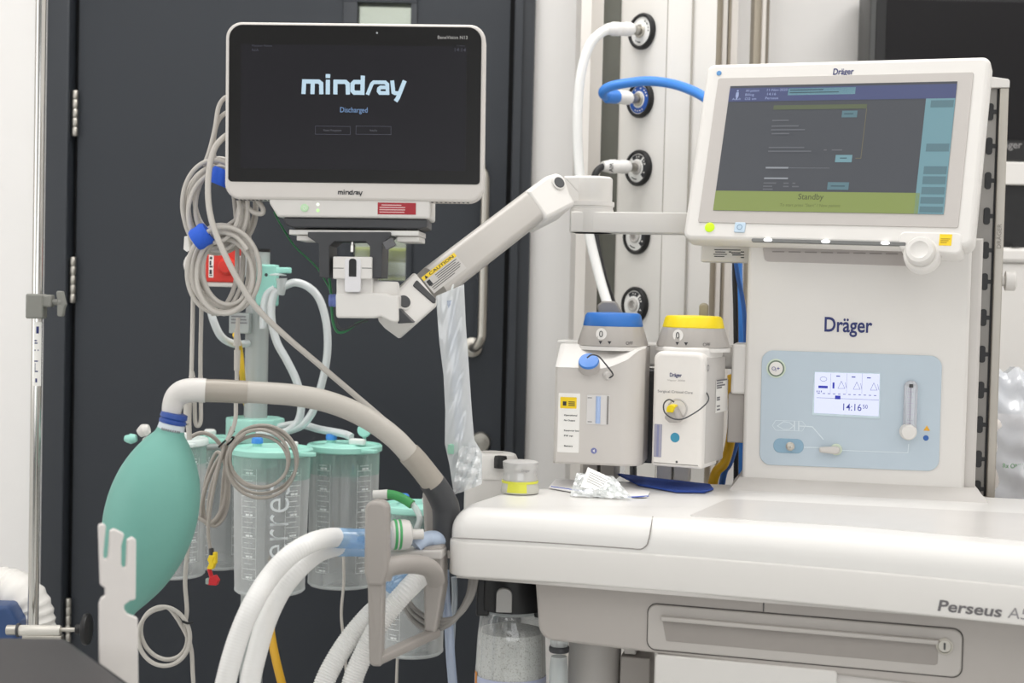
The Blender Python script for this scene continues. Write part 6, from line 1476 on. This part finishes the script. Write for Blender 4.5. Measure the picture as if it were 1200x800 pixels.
# ================================================================== ABSORBER CANISTER
c = P(599, 760, 1.93); ax = Fr((c.x, 1.93, 0)); px1 = 1.93/F
t = thing('absorber_canister', 'clear absorber canister full of white granules under the worktop', 'canister', (c.x, 1.93, .5))
z = lambda y: P(599, y, 1.93).z
rr = 40*px1
M_ab = clear('absorber_plastic', '#f2f4f4', .16, .1, '#e4e6e6', edge=.4)
obj('jar', G().lathe(ax, [(rr*1.05, .45), (rr*1.05, z(790)), (rr*1.0, z(745)), (rr*.94, z(722)), (rr*.86, z(715)), (rr*.8, z(710))], 48, True, False), M_ab, t)
gm = bpy.data.materials.new('absorbent_granules'); gm.use_nodes = True; nt = gm.node_tree; b = nt.nodes['Principled BSDF']; b.inputs['Roughness'].default_value = .85
tc = nt.nodes.new('ShaderNodeTexCoord'); vo = nt.nodes.new('ShaderNodeTexVoronoi'); vo.inputs['Scale'].default_value = 480; nt.links.new(tc.outputs['Object'], vo.inputs['Vector'])
cr = nt.nodes.new('ShaderNodeValToRGB'); cr.color_ramp.elements[0].color = lin('#fffdf9'); cr.color_ramp.elements[0].position = .6; cr.color_ramp.elements[1].color = lin('#b9b2a8'); cr.color_ramp.elements[1].position = 1.0
nt.links.new(vo.outputs['Distance'], cr.inputs[0]); nt.links.new(cr.outputs[0], b.inputs['Base Color'])
bp = nt.nodes.new('ShaderNodeBump'); bp.invert = True; bp.inputs['Strength'].default_value = .7; bp.inputs['Distance'].default_value = .002; nt.links.new(vo.outputs['Distance'], bp.inputs['Height']); nt.links.new(bp.outputs[0], b.inputs['Normal'])
gran = obj('granules', G().lathe(ax, [(rr*1.03, .452), (rr*1.03, z(790)), (rr*.98, z(747)), (rr*.955, z(738)), (rr*.5, z(733)), (.001, z(735))], 48), gm, t); gran['kind'] = 'stuff'
obj('jar_neck', G().lathe(ax, [(rr*.82, z(716)), (rr*.84, z(708)), (rr*.84, z(690))], 48, False, False), M_clear2, t)
lbm = mat('absorber_label', '#c3c9e2', .5)
def arcp(g, a0, a1, z0, z1, r, n=16):
    for k in range(n):
        p_, q_ = a0+(a1-a0)*k/n, a0+(a1-a0)*(k+1)/n
        g.add([V((ax.o.x+r*cos(p_), ax.o.y+r*sin(p_), z0)), V((ax.o.x+r*cos(q_), ax.o.y+r*sin(q_), z0)), V((ax.o.x+r*cos(q_), ax.o.y+r*sin(q_), z1)), V((ax.o.x+r*cos(p_), ax.o.y+r*sin(p_), z1))], [(0, 1, 2, 3)])
    return g
lb = obj('jar_label', arcp(G(), -PI*.98, -PI*.02, z(840), z(788), rr*1.06), lbm, t)
obj('label_print', arcp(arcp(arcp(G(), -2.0, -1.75, z(800), z(794), rr*1.065, 4), -1.7, -1.6, z(800), z(791), rr*1.065, 3), -1.1, -.8, z(800), z(793), rr*1.065, 4), M_navy, lb)
obj('orange_patch', arcp(G(), -2.95, -2.75, z(815), z(784), rr*1.064, 4), mat('patch_orange', '#d88a2e', .5), lb)
lk = obj('lock_collar', G().lathe(ax, [(rr*.80, z(712)), (rr*.98, z(711)), (rr*1.0, z(700)), (rr*.98, ZT-.091)], 48), M_black, t)
for a in (-2.7, -.5):
    f = Fr(ax.pt(rr*.95*cos(a), rr*.95*sin(a), 0), 0); obj('lock_lug', G().box(f, -.009, .009, -.006, .008, z(718), ZT-.0915, .003), M_black, lk)
k = P(588, 696, 1.83); f = Fr(ax.pt(-.011, -rr*1.02, 0)); obj('lock_tab', G().prism(f, rpoly([(-.0105, z(708)), (.0105, z(708)), (.0105, z(681)), (-.0105, z(681))], [.001, .001, .009, .009]), -.004, .006, .001), mat('tab_light', '#b9b7b4', .42), lk)

# ================================================================== LEFT SIDE
# upright chrome pole with a clamp, sticker and side rail
PYl = 2.25; pt_ = P(47.5, 0, PYl); 
pl_x = P(43, 400, PYl).x; f = Fr((pl_x, PYl, 0)); pr_r = 6.2*PYl/F
t = thing('chrome_pole', 'slim chrome upright pole at the left edge beside the door frame', 'pole', (pl_x, PYl, 0))
obj('pole', G().lathe(f, [(pr_r, .02), (pr_r, 2.2)], 32), M_chrome, t)
obj('pole_foot', G().lathe(f, [(.036, 0), (.036, .02), (.02, .035), (pr_r, .04)], 40), M_steel, t)
a0, a1 = P(46, 377, PYl).z, P(46, 452, PYl).z
g = G()
for k in range(12):
    p_, q_ = -1.75+1.5*k/12, -1.75+1.5*(k+1)/12; r = pr_r+.0004
    g.add([f.pt(r*cos(p_), r*sin(p_), a1), f.pt(r*cos(q_), r*sin(q_), a1), f.pt(r*cos(q_), r*sin(q_), a0), f.pt(r*cos(p_), r*sin(p_), a0)], [(0, 1, 2, 3)])
lb = obj('pole_sticker', g, M_paper, t)
g = G(); h = a0-a1
for k, (y0, y1, s0, s1) in enumerate(((.82, .93, -1.35, -.9), (.70, .72, -1.6, -1.2), (.66, .68, -1.6, -1.1), (.55, .57, -1.6, -.9), (.38, .40, -1.6, -1.0), (.22, .36, -1.5, -1.42), (.22, .24, -1.5, -1.0), (.06, .12, -1.4, -1.1))):
    r = pr_r+.0008
    g.add([f.pt(r*cos(s0), r*sin(s0), a1+h*y0), f.pt(r*cos(s1), r*sin(s1), a1+h*y0), f.pt(r*cos(s1), r*sin(s1), a1+h*y1), f.pt(r*cos(s0), r*sin(s0), a1+h*y1)], [(0, 1, 2, 3)])
obj('sticker_print', g, M_navy, lb)
M_clamp = mat('clamp_grey', '#85857f', .42)
t = thing('pole_clamp', 'grey plastic clamp with wing knob on the chrome pole', 'clamp', P(50, 375, PYl))
zc = P(46, 358, PYl).z; hz = 14.5*PYl/F
obj('jaw', G().box(Fr((pl_x, PYl, zc)), -pr_r-.006, pr_r+.004, -pr_r-.005, pr_r+.005, -hz*1.05, hz*.95, .003), M_clamp, t)
obj('spindle_block', G().box(Fr((pl_x, PYl, zc)), pr_r, pr_r+.017, -pr_r-.002, pr_r+.002, -.002, hz*.9, .003), M_clamp, t)
obj('spindle', G().lathe(axis_frame((pl_x+pr_r+.014, PYl, zc+.006), (1, 0, 0)), [(.005, 0), (.005, .012), (.007, .0125), (.007, .017)], 20), M_clamp, t)
xk = P(71, 357, PYl).x
obj('wing_knob', G().prism(Fr((xk, PYl-.006, zc+.003)), rpoly([(-.004, -.019), (.005, -.020), (.007, -.006), (.0095, 0), (.007, .008), (.004, .021), (-.006, .021), (-.004, .004)], .003), 0, .012, .002), M_clamp, t)
# horizontal clamp with black knob
HYl = 2.15; f = Fr(P(50, 738, HYl)); t = thing('rail_clamp', 'short horizontal steel clamp bar with a round black knob above the dark table', 'clamp', f.o)
def hb(x0, x1, y, r, m, nm, prof=None):
    a = P(x0, y, HYl); b = P(x1, y, HYl); fx = axis_frame(a, b-a); L = (b-a).length; r *= HYl/F
    return obj(nm, G().lathe(fx, prof(r, L) if prof else [(r*.9, 0), (r, L*.04), (r, L*.96), (r*.9, L)], 28), m, t)
hb(8, 24, 738, 6, M_steel, 'bar_end'); hb(21, 71, 738.5, 6.5, mat('bar_cream', '#d8d4cc', .3, .3), 'bar'); hb(20, 23, 738, 8, M_dgrey, 'collar')
hb(70, 92, 737.5, 2.6, M_steel, 'screw_rod'); hb(89, 100, 737, 6, M_black, 'knob_stem')
hb(97, 106, 737, 19, M_black, 'knob', lambda r, L: [(r*.7, 0), (r*.95, L*.2), (r, L*.5), (r*.95, L*.8), (r*.5, L)])
k = P(62, 738, HYl); obj('lower_bracket', G().box(Fr(P(50, 748, HYl)), -.03, .03, -.006, .01, -.006, .006, .002), M_steel, t)
# thick white corrugated hose
cable('corrugated_hose', 'thick white corrugated hose curling behind the chrome pole', 'hose', [P(-40, 690, 2.36), P(-15, 690, 2.36), P(8, 692, 2.36), P(24, 700, 2.35), P(34, 716, 2.35), P(38, 742, 2.35), P(39, 780, 2.35), P(39, 830, 2.35)], .038, mat('white_duct', '#eeebe6', .45), n=28, rib=.035, period=.012)
single('blue_bin', G().prism(Fr(P(4, 716, 2.268)), rpoly([(-.12, -.71), (.018, -.71), (.022, -.02), (.006, .008), (-.12, .008)], .01), 0, .05, .006), mat('bin_blue', '#2f4a78', .4), 'blue plastic edge in the bottom corner under the white corrugated hose', 'bin')
# dark table in the foreground
zt = .80
q = [Pz(-60, 752, zt), Pz(78, 747, zt), Pz(155, 803, zt), Pz(205, 840, zt)]
e = q[2]-q[1]; far = q[1]+e*4.2
pts = [(q[0].x-.35, q[0].y), (q[1].x, q[1].y), (far.x, far.y), (far.x-.75, far.y)]
M_table = mat('table_vinyl', '#393738', .55, scale=60, var=.05, bump=.05)
t = thing('operating_table', 'dark grey padded table top in the near bottom corner', 'table', ((pts[0][0]+pts[2][0])/2, (pts[0][1]+pts[2][1])/2, 0))
obj('table_top', G().prism(W0, rpoly(pts, [.01, .012, .01, .01]), zt-.05, zt, .006, .005, plane='uv'), M_table, t)
cx = ((pts[0][0]+pts[2][0])/2, (pts[0][1]+pts[2][1])/2)
obj('table_column', G().box(Fr((cx[0], cx[1], 0)), -.09, .09, -.12, .12, .05, zt-.049, .01), M_steel, t)
obj('table_base', G().box(Fr((cx[0], cx[1], 0)), -.2, .2, -.25, .25, 0, .06, .02), M_lgrey, t)
# white notched bracket
KF = Fr(P(138, 700, 1.40), math.radians(-22))
kp = lambda pts: [KF.px(115+ (x-385)/3.333, 560+y/3.333) for x, y in pts]
o = kp([(385, 184), (400, 176), (414, 183), (404, 290), (404, 308), (414, 318), (422, 308), (424, 292), (430, 205), (446, 196), (486, 216), (474, 262), (474, 335), (482, 352), (492, 345), (494, 320), (497, 240), (518, 228), (532, 240), (530, 472), (508, 476), (484, 494), (486, 512), (500, 530), (538, 545), (541, 830), (388, 720), (388, 490), (396, 468), (412, 458), (411, 428), (392, 414)])
single('notched_bracket', G().prism(KF, rpoly(o, .0022, 4), -.004, .004, .0012), mat('bracket_white', '#e3deda', .45), 'white upright plate with hooks and notches beside the dark table', 'bracket')

# clear bag at the far right
f = Fr(P(1190, 520, 2.3), .1); t = thing('clear_bag', 'clear plastic bag with pale contents at the right edge behind the machine', 'bag', f.o)
a = f.px(1164, 640); b = f.px(1250, 437)
def bg(sg):
    def F_(s, q): 
        e = sin(PI*s)**.6*sin(PI*min(1, .08+q*.9))**.5*.07; w = .003*sin(s*11+q*19)+.004*sin(q*37+s*6)
        return f.pt(a[0]+(b[0]-a[0])*s, .07+sg*(e)+w*(1 if sg < 0 else 0), a[1]+(b[1]-a[1])*q+.006*sin(s*20)*q)
    return F_
obj('bag_front', G().grid(bg(-1), 20, 40), clear('bag_film', '#f6f8fc', .42, .10, '#eef2f8', edge=.35, rough=.2), t, ang=30)
obj('bag_back', G().grid(bg(1), 14, 20), bpy.data.materials['bag_film'], t)
c0 = f.px(1164, 640); c1 = f.px(1250, 492)
obj('contents', G().prism(f, rrect(c0[0], c0[1], c1[0], c1[1], .02), .035, .11, .02, .02, 4), mat('contents_pale', '#e9e2dc', .7, scale=40, var=.05), t)
k = f.px(1171, 546, .03); obj('bag_print', G().text('Rx ONLY', f, k[0], k[1], .0075, .006, .036, bold=.02), mat('print_green', '#6f9a72', .5), t)
